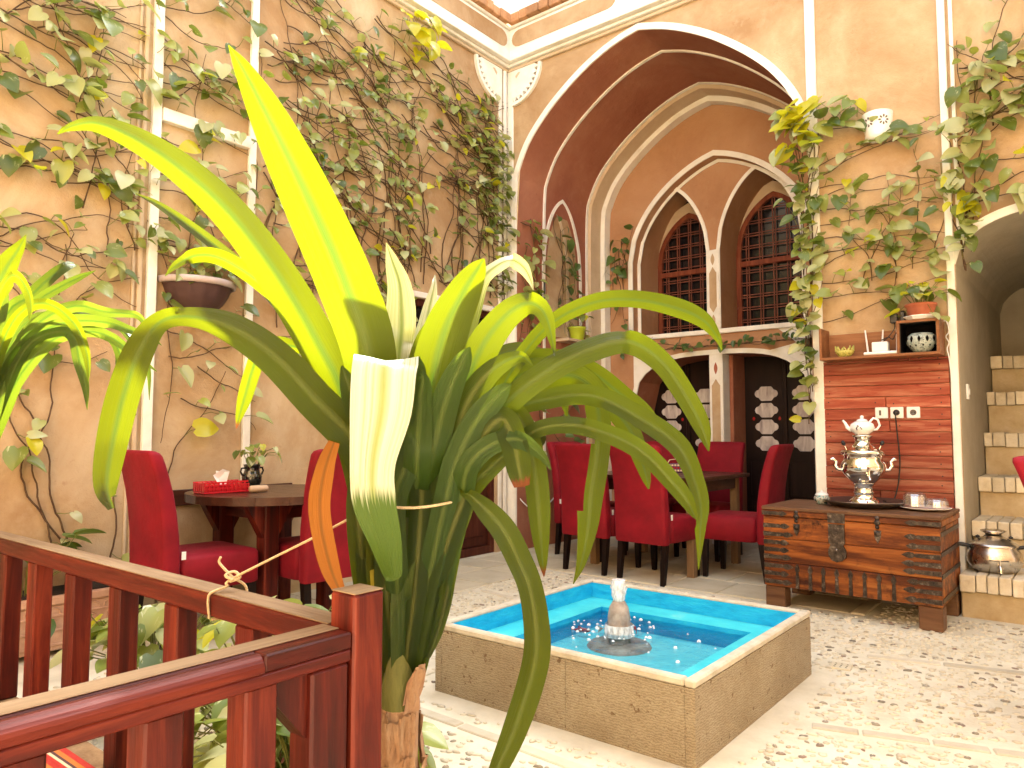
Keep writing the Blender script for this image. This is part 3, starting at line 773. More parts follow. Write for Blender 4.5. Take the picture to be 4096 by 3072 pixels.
# lobes of white plaster in the spandrels of the lower arch
for xs_, sg in ((-3.86, 1), (-2.03, -1)):
    L = [(xs_, 1.30)]
    for k in range(9):
        t = k / 8; xx = xs_ + sg * .36 * t; L.append((xx, LOF(xx) + .03))
    L += [(xs_ + sg * .40, 1.86), (xs_ + sg * .2, 1.90), (xs_, 1.96)]
    MB().prism(L[::sg], FW, .0015, .006).build('spandrel', M['white'], bw)
MB().prism([(-2.03 - .30, SILL - .05), (-2.03, SILL - .05), (-2.03, SILL - .28), (-2.12, SILL - .24), (-2.2, SILL - .16)], FW, .0015, .006).build('spandrel', M['white'], bw)
# reveals of the lower opening, their shade put into the plaster colour
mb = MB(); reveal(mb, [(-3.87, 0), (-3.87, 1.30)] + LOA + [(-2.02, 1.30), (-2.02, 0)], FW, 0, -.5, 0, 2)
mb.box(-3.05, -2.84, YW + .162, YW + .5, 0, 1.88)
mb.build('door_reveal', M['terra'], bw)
# windows
def lattice_window(xc, hw_, spring, apex, label):
    y0 = Y3 - .03
    wdw = thing('lattice_window', label, 'window', (xc, y0, SILL), 0, 'lattice windows above the doors')
    L = arch(0, hw_, spring - SILL, apex - SILL, 12, .26, 2.0, .52); F = interp(L)
    f = PY(0)
    MB().trim([(-hw_, 0)] + L + [(hw_, 0)], f, .0, .10, -.02, .02).build('surround', M['tan'], wdw)
    MB().trim([(-hw_, 0)] + L + [(hw_, 0)], f, -.05, -.001, -.03, .012).build('frame', M['winframe'], wdw)
    MB().box(-hw_, hw_, -.012, .03, .0, .04, .004).build('frame', M['winframe'], wdw)
    tz = .70
    MB().box(-hw_ + .04, hw_ - .04, -.022, .03, tz, tz + .055, .004).build('transom', M['winframe'], wdw)
    bars = MB(); n = 5; g = .013
    for i in range(n):
        xx = -hw_ + .05 + (2 * hw_ - .1) * (i + .5) / n
        for d in (-g, g):
            top = F(xx + d) - .04
            bars.box(xx + d - .005, xx + d + .005, -.006, .006, .04, top)
    zz = .13
    while zz < apex - SILL - .08:
        for d in (-g, g):
            z = zz + d
            if abs(z - tz - .027) < .04: continue
            xr = hw_ - .05
            if z > spring - SILL:
                while xr > .03 and F(xr) - .03 < z: xr -= .01
            bars.box(-xr, xr, -.0115, -.0065, z - .005, z + .005)
        zz += .128
    bars.build('lattice', M['lattice'], wdw)
    MB().prism([(-hw_ + .03, .03), (hw_ - .03, .03)] + [(x * .93, z - .03) for x, z in L[::-1]], f, -.04, -.034).build('pane', M['darkglass'], wdw)
    return wdw
lattice_window(-3.455, .385, 2.98, 3.50, 'narrower pointed lattice window, left of the white column, above the doors')
lattice_window(-2.53, .40, 3.0, 3.55, 'wider pointed lattice window, right of the white column, beside the leafy vine')
MB().box(-4.3, -1.5, Y3 + .03, 8.2, 0, 4.4).build('room_behind', M['void'], bw)
# doors under the flat arch
def lobed(w_, h_):
    q = [(.42, 1), (.52, .86), (.60, .66), (.66, .56), (.86, .44), (.96, .24), (1, 0)]
    Q = q + [(a, -b) for a, b in q[-2::-1]]
    return [(a * w_, b * h_) for a, b in Q] + [(-a * w_, b * h_) for a, b in Q[::-1]]
def glazed_door(x0, x1, cols, label):
    y0 = YW + .46
    d = thing('glazed_door', label, 'door', ((x0 + x1) / 2, y0, 0), 0, 'glazed doors under the flat arch')
    hw_ = (x1 - x0) / 2; f = PY(0); xc = (x0 + x1) / 2
    MB().box(-hw_, hw_, 0, .04, 0, 1.86).build('door_leaf', M['doordark'], d)
    for z0, z1 in ((.08, .40), (.46, .80)):
        MB().box(-hw_ + .05, -.03, -.012, -.001, z0, z1, .006).build('panel', M['doordark'], d); MB().box(.03, hw_ - .05, -.012, -.001, z0, z1, .006).build('panel', M['doordark'], d)
    MB().box(-.02, .02, -.02, -.001, 0, 1.86, .004).build('door_edge', M['doordark'], d)
    for cx_ in cols:
        for k in range(4):
            z = .98 + k * .166
            MB().prism([(cx_ - xc + a, z + b) for a, b in lobed(.116, .072)], f, .001, .006).build('pane', M['frosted'], d, False)
            for s in (() if k != 1 else (-1, 1)):
                MB().prism([(cx_ - xc + s * .13 + .013 * math.cos(q * math.pi / 3), z + .083 + .02 * math.sin(q * math.pi / 3)) for q in range(6)], f, .001, .005).build('coloured_pane', M['redglass'], d)
    return d
glazed_door(-3.868, -3.052, (-3.66, -3.27), 'dark door with white lobed panes behind the left part of the dining table')
glazed_door(-2.838, -2.022, (-2.62, -2.25), 'dark door with white lobed panes, right of the white pillar')
# white strips of the corner and of the pier
for x0, x1, d in ((XL + .002, XL + .075, .02), (-1.572, -1.503, .024), (-.738, -.694, .03)):
    MB().box(x0, x1, YB - d, YB - .001, .12, 4.575, .004).build('white_strip', M['white'], bw)
MB().box(-.675, -.652, YB - .02, YB - .001, 2.26, 4.575, .003).build('white_strip', M['white'], bw)
MB().trim(ST, BW, -.002, .05, .001, .018).build('arch_trim', M['white'], bw)
# cornice: moulding, panelled band, brick eave, parapet
cn = thing('cornice', 'white plaster cornice band with rounded panels running under the roof edge', 'cornice', (0, 0, 0))
def run(name, mat, z0, z1, d, b=.004, eps=0.0):
    MB().box(XL + d + .0 + eps, 1.9, YB - d, YB - .001, z0, z1, b).build(name, M[mat], cn)
    MB().box(XL + .001, XL + d - .0, -3.2, YB - .002, z0, z1, b).build(name, M[mat], cn)
run('moulding', 'tan', 4.555, 4.583, .03); run('moulding', 'white', 4.585, 4.61, .06); run('moulding', 'white', 4.612, 4.70, .11); run('band', 'white', 4.702, 4.925, .085)
run('moulding', 'white', 4.927, 4.95, .11)
def rounded(a0, a1, z0, z1, n=6):
    r = (z1 - z0) / 2; zc = (z0 + z1) / 2
    return [(a1 - r + r * math.cos(-math.pi / 2 + math.pi * k / n), zc + r * math.sin(-math.pi / 2 + math.pi * k / n)) for k in range(n + 1)] + [(a0 + r + r * math.cos(math.pi / 2 + math.pi * k / n), zc + r * math.sin(math.pi / 2 + math.pi * k / n)) for k in range(n + 1)]
FB = PY(YB - .085)
def FL(a, b, h): return (XL + .085 + h, a, b)
x = XL + .12
while x < 1.6:
    MB().prism(rounded(x, x + 1.14, 4.735, 4.895), FB, .001, .005).build('band_panel', M['plaster'], cn); x += 1.24
y = YB - .12
while y > 0:
    MB().prism(rounded(y - 1.14, y, 4.735, 4.895), FL, .001, .005).build('band_panel', M['plaster'], cn); y -= 1.24
for side in (0, 1):
    s = -.02 if side else .12
    while s < (5.4 if side else 3.4):
        l = rnd.uniform(.09, .17); zt = 5.035 + rnd.uniform(-.006, .008); pd = rnd.uniform(.14, .165)
        if side == 0: q = MB().box(XL + s, XL + s + l - .006, YB - pd, YB, 4.952, zt, .006)
        else: q = MB().box(XL, XL + pd, YB - .17 - s - l + .006, YB - .17 - s, 4.952, zt, .006)
        q.build('brick', M['brick'], cn); s += l
pp = thing('parapet', 'bright pale plaster parapet above the brick eave at the roof edge', 'parapet', (0, 0, 0))
MB().box(XL + .12, 1.9, YB - .12, YB + .1, 5.04, 5.45).build('parapet_wall', M['parapet'], pp); MB().box(XL - .1, XL + .12, -3.2, YB + .1, 5.04, 5.45).build('parapet_wall', M['parapet'], pp)
# fan shaped corner brackets
def fan(f, label):
    t = thing('corner_bracket', label, 'bracket', (0, 0, 0), 0, 'fan brackets in the courtyard corner')
    r = .27; N = 14
    MB().prism([(0, 0)] + [(r * math.cos(math.pi / 2 * k / N), -r * math.sin(math.pi / 2 * k / N)) for k in range(N + 1)], f, .004, .03).build('fan', M['white'], t)
    for k in range(9):
        a = math.pi / 2 * (k + .5) / 9; da = .075
        MB().prism([(r * math.cos(a - da), -r * math.sin(a - da)), (r * math.cos(a + da), -r * math.sin(a + da)), (.312 * math.cos(a), -.312 * math.sin(a))], f, .004, .028).build('tooth', M['white'], t)
    ring = [(.31 * math.cos(math.pi / 2 * k / N), -.31 * math.sin(math.pi / 2 * k / N)) for k in range(N + 1)]
    MB().trim(ring, f, 0, .03, .003, .034).build('rim', M['white'], t)
    MB().prism([(.075, -.03), (.10, -.035), (.05, -.085), (.04, -.06)], f, .031, .034).build('motif', M['tan'], t)
fan(lambda a, b, h: (XL + .076 + a, YB - h, 4.548 + b), 'white fan bracket under the cornice, on the arch side of the corner')
fan(lambda a, b, h: (XL + h, 5.20 - a, 4.548 + b), 'white fan bracket under the cornice, on the vine wall side of the corner')

# the two courtyard walls behind the photographer, which close the light well
ow = thing('courtyard_wall', 'plain ochre plaster walls of the courtyard behind the photographer', 'wall', (0, 0, 0))
MB().box(XL, 3.2, -3.6, -3.2, 0, 5.2).build('plaster', M['plaster'], ow); MB().box(2.8, 3.2, -3.19, 5.3, 0, 5.2).build('plaster', M['plaster'], ow)

# ------------------------------------------------------------------ stair alcove
al = thing('stair_alcove', 'beige plaster sides of the arched stairway at the right edge', 'alcove', (0, 0, 0))
mb = MB(); reveal(mb, [(-.69, 0)] + ST + [(.19, 0)], BW, 0, -2.6, 0, 4); mb.box(-.69, .19, 7.95, 8.1, 0, 2.6); mb.build('plaster', M['alcove'], al, False)
stc = thing('brick_stairs', 'worn brick steps climbing into the arched alcove at the right edge', 'stairs', (0, 0, 0))
SY = [5.12, 5.58, 5.97, 6.37, 6.66, 7.0]; SZ = [.255, .525, .79, 1.09, 1.40, 1.70]
for k in range(6):
    y0 = SY[k]; z1 = SZ[k]; z0 = 0 if k == 0 else SZ[k - 1]
    x0, x1 = (-.705, .6) if k == 0 else (-.688, .188)
    ye = SY[k + 1] + .08 if k < 5 else 7.9
    stp = MB().box(x0 + .005, x1, y0 + .03, ye, z0 - .02, z1 - .10, .006).build('step', M['mud'], stc)
    x = x0
    while x < x1 - .02:
        l = min(rnd.uniform(.055, .085), x1 - x)
        hb = rnd.uniform(-.004, .004)
        MB().box(x + .002, x + l - .003, y0 + rnd.uniform(-.008, .008), ye - .03, z1 - .10 + hb, z1 + hb, .005).build('brick', M['stair'], stp)
        x += l
# ------------------------------------------------------------------ pool
px0, px1, py0, py1, pz = -2.262, -1.075, 2.29, 3.505, .285
pool = thing('garden_pool', 'square stone pool painted turquoise inside, in the middle of the courtyard', 'pool', ((px0 + px1) / 2, (py0 + py1) / 2, 0))
cxp, cyp = pool.location.x, pool.location.y; hx, hy = (px1 - px0) / 2, (py1 - py0) / 2
T = .036
def pbox(name, mat, x0, x1, y0, y1, z0, z1, b=.0015): return MB().box(x0, x1, y0, y1, z0, z1, b).build(name, M[mat], pool)
zs = pz - .028
for k, (sx, split) in enumerate(((1, .15), (-1, 0))):
    x0, x1 = (hx - T, hx) if sx > 0 else (-hx, -hx + T)
    pbox('stone_slab', 'poolstone', x0, x1, -hy, split - .0007, 0, zs); pbox('stone_slab', 'poolstone', x0, x1, split + .0007, hy, 0, zs)
for sy, split in ((-1, .08), (1, 0)):
    y0, y1 = (hy - T, hy) if sy > 0 else (-hy, -hy + T)
    pbox('stone_slab', 'poolstone', -hx + T + .001, split - .0007, y0, y1, 0, zs); pbox('stone_slab', 'poolstone', split + .0007, hx - T - .001, y0, y1, 0, zs)
def jag(x0, x1, y0, y1):
    return MB().box(x0, x1, y0, y1, zs + .001, pz, .006).build('coping', M['coping'], pool)
jag(hx - T - .002, hx + .002, -hy - .002, hy + .002); jag(-hx - .002, -hx + T + .002, -hy - .002, hy + .002)
jag(-hx + T + .003, hx - T - .003, -hy - .002, -hy + T + .002); jag(-hx + T + .003, hx - T - .003, hy - T - .002, hy + .002)
ix, iy = hx - T - .003, hy - T - .003; lz, wz = .195, .174; lw_ = .16
mb = MB()
for a, b in (((-ix, -iy), (ix, -iy)), ((ix, -iy), (ix, iy)), ((ix, iy), (-ix, iy)), ((-ix, iy), (-ix, -iy))):
    mb.add([(*a, pz - .012), (*b, pz - .012), (*b, lz), (*a, lz)], [(0, 1, 2, 3)])
jx, jy = ix - lw_, iy - lw_
for a, b in (((-jx, -jy), (jx, -jy)), ((jx, -jy), (jx, jy)), ((jx, jy), (-jx, jy)), ((-jx, jy), (-jx, -jy))):
    mb.add([(*a, lz), (*b, lz), (*b, .03), (*a, .03)], [(0, 1, 2, 3)])
mb.build('painted_side', M['blue'], pool)
mb = MB(); o4 = [(-ix, -iy), (ix, -iy), (ix, iy), (-ix, iy)]; i4 = [(-jx, -jy), (jx, -jy), (jx, jy), (-jx, jy)]
mb.add([(*p, lz) for p in o4] + [(*p, lz) for p in i4], [(k, (k + 1) % 4, 4 + (k + 1) % 4, 4 + k) for k in range(4)])
mb.build('painted_ledge', M['cyan'], pool)
MB().add([(*p, .105) for p in i4], [(0, 1, 2, 3)]).build('painted_bottom', M['poolbottom'], pool)
# water surface with ripples round the jet
fx, fy = -1.79, 3.02
rows = []
N = 44
for i in range(N + 1):
    row = []
    for j in range(N + 1):
        x = -jx + 2 * jx * i / N; y = -jy + 2 * jy * j / N
        d = math.hypot(x + cxp - fx, y + cyp - fy)
        row.append((cxp + x, cyp + y, wz + .006 * math.sin(d * 60) * math.exp(-d * 5) + rnd.uniform(-.0015, .0015)))
    rows.append(row)
tag(MB().grid(rows[::-1]).build('water', M['water'], None, True), kind='structure')
fn = thing('fountain_nozzle', 'grey bell-shaped fountain nozzle with a short white water jet in the pool', 'fountain', (fx, fy, 0))
MB().lathe([(.15, .106), (.14, .118), (.05, .125)], 24).build('foot', M['nozzle'], fn, True)
MB().lathe([(.05, .11), (.05, .15), (.062, .155), (.064, .17), (.058, .182), (.052, .19), (.053, .24), (.044, .285), (.03, .31), (.028, .312), (0, .312)], 20).build('nozzle', M['nozzle'], fn, True)
rw = []
for k in range(9):
    t = k / 8; rr = .024 + .012 * math.sin(t * 2.6)
    rw.append([(rr * (1 + .18 * rnd.uniform(-1, 1)) * math.cos(a * math.pi / 6), rr * (1 + .18 * rnd.uniform(-1, 1)) * math.sin(a * math.pi / 6), .31 + .10 * t) for a in range(12)])
jet = MB().grid(rw, 0, True); jet.add(rw[-1], [tuple(range(12))]); jet.build('water_jet', M['froth'], fn, True)
rw = []
for k in range(6):
    t = k / 5; rw.append([((.056 + .010 * t + .006 * rnd.random()) * math.cos(a * math.pi / 7), (.056 + .010 * t + .006 * rnd.random()) * math.sin(a * math.pi / 7), .29 - .135 * t) for a in range(14)])
MB().grid(rw[3:], 0, True).build('water_film', M['froth'], fn, True)
bb = MB()
for k in range(90):
    a = rnd.uniform(0, 6.28); d = abs(rnd.gauss(.12, .17)); x = fx + d * math.cos(a); y = fy + d * math.sin(a)
    if abs(x - cxp) > jx - .02 or abs(y - cyp) > jy - .02: continue
    r = rnd.uniform(.004, .011)
    bb.lathe([(r, 0), (r * .9, r * .45), (r * .5, r * .85), (0, r)], 8, (x, y, wz + .001))
tag(bb.build('bubbles', M['froth'], None, True), kind='stuff')
def fish(x, y, z, an, L, mat, label):
    t = thing('goldfish', label, 'fish', (x, y, z), an, 'fish in the pool')
    rows = []
    for k in range(9):
        s = k / 8; w_ = .13 * L * math.sin(math.pi * min(1, s * .95 + .06)) ** .8 * (1 - .45 * s); h_ = w_ * 1.25
        rows.append([(L * (.5 - s), w_ * math.cos(q * math.pi / 5), h_ * math.sin(q * math.pi / 5)) for q in range(10)])
    mb = MB().grid(rows, 0, True); mb.build('body', M[mat], t, True)
    MB().prism([(-.45 * L, 0), (-.75 * L, .16 * L), (-.68 * L, 0), (-.75 * L, -.16 * L)], lambda a, b, h: (a, h, b), -.002, .002).build('tail', M[mat], t)
    MB().prism([(.1 * L, .12 * L), (-.15 * L, .22 * L), (-.2 * L, .1 * L)], lambda a, b, h: (a, h, b), -.0015, .0015).build('fin', M[mat], t)
fish(-2.02, 3.05, .135, .4, .09, 'fish', 'red goldfish left of the fountain nozzle')
fish(-1.93, 3.19, .135, 1.1, .11, 'fishw', 'pale pink fish behind the fountain nozzle')
fish(-1.83, 3.24, .135, 2.2, .07, 'fish', 'small red goldfish nearest the far corner of the pool')
dg = thing('floor_drain', 'small square perforated floor drain beside the pool', 'drain', (-1.0, 3.70, 0), .1)
MB().box(-.045, .045, -.045, .045, -.01, .008, .002).build('plate', M['slab'], dg)
for i in range(3):
    for j in range(3): MB().lathe([(.005, .0082), (0, .0086)], 8, (-.025 + .025 * i, -.025 + .025 * j, 0)).build('hole', M['void'], dg)

# ------------------------------------------------------------------ red dining chairs
def rrect(a, b, r, n=4):
    P = []
    for sx, sy, a0 in ((1, 1, 0), (-1, 1, 90), (-1, -1, 180), (1, -1, 270)):
        for k in range(n + 1):
            an = R(a0 + 90 * k / n); P.append((sx * (a - r) + r * math.cos(an), sy * (b - r) + r * math.sin(an)))
    return P
def make_chair(label):
    t = thing('dining_chair', label, 'chair', (0, 0, 0), 0, 'red upholstered dining chairs')
    rows = []
    path = [(.285, -.212, .036), (.30, -.212, .042), (.45, -.214, .044), (.58, -.220, .042), (.70, -.234, .040), (.80, -.252, .038), (.88, -.272, .036), (.94, -.291, .036), (.98, -.306, .036), (.997, -.312, .030), (1.004, -.314, .016)]
    for i, (z, y, th) in enumerate(path):
        a = .222 - (.004 if i == 0 else 0) - (.008 if i == 9 else 0) - (.03 if i == 10 else 0)
        rows.append([(x, y + yy, z - .35 * max(0, z - .6) * yy) for x, yy in rrect(a, th, min(.025, th * .9))])
    mb = MB().grid(rows, 0, True); mb.add(rows[0], [tuple(range(len(rows[0])))[::-1]]); mb.add(rows[-1], [tuple(range(len(rows[0])))])
    bk = mb.build('backrest', M['redcloth'], t, True)
    rows = []
    for z, g in ((.292, -.012), (.30, 0), (.40, 0), (.45, 0), (.468, -.012), (.476, -.05), (.480, -.12)):
        rows.append([(x, yy + .045, z) for x, yy in rrect(.224 + g, .212 + g, max(.02, .035 + g * .2))])
    mb = MB().grid(rows, 0, True); mb.add(rows[0], [tuple(range(len(rows[0])))[::-1]]); mb.add(rows[-1], [tuple(range(len(rows[0])))])
    mb.build('seat', M['redcloth'], t, True)
    for sx in (-1, 1):
        for y0, y1 in ((-.20, -.235), (.22, .225)):
            rows = []
            for z, r_, yy in ((.31, .022, y0), (.15, .02, (y0 + y1) / 2), (0, .0155, y1)):
                rows.append([(sx * .19 + r_ * p, yy + r_ * q, z) for p, q in ((-1, -1), (1, -1), (1, 1), (-1, 1))])
            mb = MB().grid(rows, 0, True); mb.add(rows[-1], [(0, 1, 2, 3)]); mb.build('leg', M['legdark'], t)
    MB().box(.2225, .2245, -.172, -.15, .46, .50).build('tag', M['whiteplastic'], t)
    return t
ch = make_chair('red dining chair with its back to the pool, nearest the pool corner')
ch.location = (-2.65, 5.06, 0); ch.rotation_euler.z = R(-6)
copy_tree(ch, (-3.17, 5.10, 0), R(-5), 'red dining chair with its back to the pool, left of the nearest one')
copy_tree(ch, (-3.60, 5.60, 0), R(-96), 'red dining chair at the left end of the dining table')
copy_tree(ch, (-2.17, 5.50, 0), R(93), 'red dining chair seen from the side at the right end, beside the chest')
copy_tree(ch, (-2.76, 6.20, 0), R(178), 'red dining chair facing the pool in front of the white pillar')
copy_tree(ch, (-3.29, 6.22, 0), R(184), 'red dining chair facing the pool at the far left of the dining table')
copy_tree(ch, (-3.82, 2.04, 0), R(-3), 'red dining chair left of the small wall table, its back in shade')
copy_tree(ch, (-3.58, 2.64, 0), R(86), 'red dining chair right of the small wall table, behind the big plant')
copy_tree(ch, (.085, 3.5, 0), R(-94), 'red dining chair cut off by the right edge')

# ------------------------------------------------------------------ dining table
M['legpale'] = m_wood('pale_leg_wood', [(.3, (.20, .11, .05)), (.7, (.36, .23, .12))], 'z', .8, .55, .3, .3)
dt = thing('dining_table', 'dark red wooden dining table among six red chairs under the deep arch', 'table', (-2.88, 5.62, 0), R(-2))
for k in range(5):
    x0 = -.53 + k * .212
    MB().box(x0 + .001, x0 + .211, -.50, .50, .722, .752, .004).build('plank', M['tablewood'], dt)
MB().box(-.46, .46, -.44, -.415, .63, .72).build('apron', M['tablewood'], dt); MB().box(-.46, .46, .415, .44, .63, .72).build('apron', M['tablewood'], dt)
MB().box(-.46, -.435, -.41, .41, .63, .72).build('apron', M['tablewood'], dt); MB().box(.435, .46, -.41, .41, .63, .72).build('apron', M['tablewood'], dt)
for sx in (-1, 1):
    for sy in (-1, 1):
        MB().box(sx * .44 - .03, sx * .44 + .03, sy * .39 - .03, sy * .39 + .03, 0, .722, .004).build('leg', M['legpale'], dt)
bx = thing('tissue_box', 'purple tissue box with rows of cream prints on the dining table', 'tissue box', (-2.78, 5.78, .753), R(10))
MB().box(-.12, .12, -.06, .06, 0, .075, .006).build('box', M['cardboard'], bx)
MB().trim([(-.12, .0), (-.1, .05), (0, .075), (.1, .05), (.12, 0)], lambda a, b, h: (a, -.061 - h, .075 + b * .6), 0, .008, 0, .004).build('edge', M['cream'], bx)
for r_ in range(3):
    for k in range(9): MB().box(-.105 + .025 * k - .008, -.105 + .025 * k + .008, -.0625, -.0605, .012 + r_ * .022, .026 + r_ * .022).build('print', M['cream' if r_ != 1 else 'redglass'], bx)
tp = MB()
for k in range(5):
    a = k * 1.3; tp.add([(0, 0, .07), (.04 * math.cos(a), .04 * math.sin(a), .12 + .02 * (k % 2)), (.03 * math.cos(a + .9), .03 * math.sin(a + .9), .135)], [(0, 1, 2)])
tp.build('tissue', M['tissue'], bx)
# ------------------------------------------------------------------ small table at the vine wall
tb = thing('wall_table', 'small round dark wooden table beside the vine wall', 'table', (-3.85, 2.55, 0))
def rtop(x0, x1, y0, y1, r):
    P = [(x0, y0)]
    for k in range(8): a = R(-90 + 90 * k / 7); P.append((x1 - r + r * math.cos(a), y0 + r + r * math.sin(a)))
    for k in range(8): a = R(90 * k / 7); P.append((x1 - r + r * math.cos(a), y1 - r + r * math.sin(a)))
    P.append((x0, y1)); return P
for k in range(7):                                  # round top of seven boards
    y0 = -.5 + k / 7; y1 = y0 + 1 / 7 - .002; P = []
    for i in range(9):
        yy = y0 + (y1 - y0) * i / 8; P.append((math.sqrt(max(0, .25 - yy * yy)), yy))
    P += [(-a, b) for a, b in P[::-1]]
    MB().prism([(a * 1.0, b) for a, b in P], lambda a, b, h: (a, b, h), .706, .75).build('top_board', M['tablewood'], tb)
MB().box(-.24, .24, -.215, -.185, .61, .705).build('apron', M['railx'], tb); MB().box(-.24, .24, .185, .215, .61, .705).build('apron', M['railx'], tb); MB().box(.21, .24, -.184, .184, .61, .705).build('apron', M['rail'], tb); MB().box(-.24, -.21, -.184, .184, .61, .705).build('apron', M['rail'], tb)
for sx in (-.23, .23):
    for sy in (-.2, .2):
        MB().box(sx - .045, sx + .045, sy - .045, sy + .045, 0, .704, .006).build('leg', M['railz'], tb)
        for s_ in (-1, 1):
            MB().prism([(sy + s_ * .046, .704), (sy + s_ * .15, .704), (sy + s_ * .046, .52)][::s_], lambda a, b, h: (sx + h, a, b), -.03, .03).build('brace', M['railz'], tb)
wb = MB().box(XL + .001, XL + .022, 2.13, 3.0, .655, .75, .003).build('wall_board', M['tablewood']); tag(wb, 'reddish wooden board fixed to the vine wall behind the small table', 'board')
tx = thing('tissue_box', 'red lattice plastic tissue box with a white tissue on the small wall table', 'tissue box', (-3.95, 2.26, .751), R(90))
MB().box(-.14, .14, -.06, .06, 0, .012, .003).build('base', M['redplastic'], tx); MB().box(-.132, .132, -.052, .052, .0125, .05).build('inner_box', M['redplastic'], tx)
for s in (-1, 1):
    for k in range(11): MB().box(-.135 + .027 * k - .006, -.135 + .027 * k + .006, s * .058 - .003, s * .058 + .003, .013, .062, .001).build('slat', M['redplastic'], tx)
    for z in (.028, .046, .062): MB().box(-.14, .14, s * .0625 - .0015, s * .0625 + .0015, z - .004, z + .004).build('rail', M['redplastic'], tx)
    for k in range(5): MB().box(s * .137 - .003, s * .137 + .003, -.045 + .022 * k - .006, -.045 + .022 * k + .006, .013, .062).build('slat', M['redplastic'], tx)
tp = MB(); tp.add([(-.03, -.01, .05), (.03, .01, .05), (.045, .0, .12), (-.005, -.012, .135), (-.05, .012, .10)], [(0, 1, 2, 3, 4)]); tp.add([(-.02, .012, .05), (.02, -.01, .05), (.03, -.02, .115), (-.03, .02, .125)], [(0, 1, 2, 3)]); tp.build('tissue', M['tissue'], tx)
cw = thing('clay_roll', 'small pale cork-like roll lying in front of the black jug', 'ornament', (-3.80, 2.40, .772), R(80))
MB().lathe([(0, -.055), (.014, -.054), (.019, -.045), (.02, 0), (.019, .045), (.014, .054), (0, .055)], 12, M=Matrix.Rotation(R(90), 3, 'Y')).build('roll', M['clay'], cw, True)
jg = thing('black_jug', 'black glazed two-handled jug holding a small pothos on the wall table', 'jug', (-3.92, 2.43, .751))
MB().lathe([(0, 0), (.035, 0), (.038, .01), (.055, .06), (.058, .085), (.046, .11), (.042, .125), (.048, .15), (.05, .156), (.044, .156), (.038, .13), (0, .125)], 22).build('body', M['blackglaze'], jg, True)
for s in (-1, 1): MB().tube([(.0, s * .045, .135), (0, s * .068, .135), (0, s * .074, .115), (0, s * .062, .095), (0, s * .05, .09)], .006, 6).build('handle', M['blackglaze'], jg, True)

# ------------------------------------------------------------------ old chest
cs = thing('wooden_chest', 'old orange-brown wooden chest with iron straps on block feet below the plank panel', 'chest', (-1.208, 4.955, 0), R(-1))
cw2, cd = .492, .295
def cb(name, mat, x0, x1, y0, y1, z0, z1, b=.004, par=None): return MB().box(x0, x1, y0, y1, z0, z1, b).build(name, M[mat], par or cs)
for z0, z1 in ((.135, .285), (.287, .43), (.432, .568)):
    cb('front_board', 'chest', -cw2, cw2, -cd, -cd + .03, z0, z1); cb('back_board', 'chest', -cw2, cw2, cd - .03, cd, z0, z1)
    cb('side_board', 'chest', -cw2 + .002, -cw2 + .03, -cd + .031, cd - .031, z0, z1); cb('side_board', 'chest', cw2 - .03, cw2 - .002, -cd + .031, cd - .031, z0, z1)
cb('bottom', 'chesttop', -cw2 + .03, cw2 - .03, -cd + .03, cd - .03, .13, .15)
for k in range(3):
    y0 = -cd - .008 + k * (2 * cd + .016) / 3; y1 = y0 + (2 * cd + .016) / 3 - .002
    cb('lid_board', 'chesttop', -cw2 - .008, cw2 + .008, y0, y1, .608, .63)
cb('lid_front', 'chest', -cw2 - .006, cw2 + .006, -cd - .006, -cd + .02, .572, .607); cb('lid_side', 'chest', -cw2 - .006, -cw2 + .02, -cd + .021, cd + .006, .572, .607); cb('lid_side', 'chest', cw2 - .02, cw2 + .006, -cd + .021, cd + .006, .572, .607)
for sx in (-1, 1):
    for sy in (-1, 1):
        cb('foot', 'chesttop', sx * (cw2 - .062) - .06, sx * (cw2 - .062) + .06, sy * (cd - .062) - .055, sy * (cd - .062) + .055, 0, .134, .006)
fc = PY(-cd)
def strap(pts_fn, at, L_, wd, horiz, sgn, f=fc, h=.005):
    """iron strap with an arrow-shaped end"""
    prof = [(0, -wd), (L_ * .62, -wd * .8), (L_ * .66, -wd * .55), (L_ * .70, -wd), (L_ * .80, -wd * 1.25), (L_ * .88, -wd * .9), (L_, 0), (L_ * .88, wd * .9), (L_ * .80, wd * 1.25), (L_ * .70, wd), (L_ * .66, wd * .55), (L_ * .62, wd * .8), (0, wd)]
    P = [((at[0] + sgn * a, at[1] + b) if horiz else (at[0] + b, at[1] + a)) for a, b in prof]
    o = MB().prism(P, f, .001, h).build('iron_strap', M['iron'], cs)
    for q in (.2, .8):
        pa = (at[0] + sgn * L_ * q, at[1]) if horiz else (at[0], at[1] + L_ * q)
        p = f(pa[0], pa[1], h); MB().lathe([(.0045, 0), (.003, .0025), (0, .003)], 7, p, M=Matrix.Rotation(R(90), 3, 'X')).build('nail', M['iron'], o, True)
for k, z in enumerate((.164, .215, .262, .318, .362, .408, .458, .510)):
    strap(None, (-cw2, z), .17 + rnd.uniform(-.015, .02), .014, True, 1); strap(None, (cw2, z), .18 + rnd.uniform(-.015, .02), .014, True, -1)
strap(None, (-cw2 - .006, .588), .16, .013, True, 1, PY(-cd - .006)); strap(None, (cw2 + .006, .588), .18, .013, True, -1, PY(-cd - .006))
for k in range(8): strap(None, (-cw2 + .205 + k * .077, .137), .15, .011, False, 1)
def FR(a, b, h): return (cw2 - .002 + h, a, b)
for z in (.17, .30, .42, .53): MB().box(cw2 - .001, cw2 + .004, -cd + .005, cd - .02, z - .012, z + .012).build('side_band', M['iron'], cs)
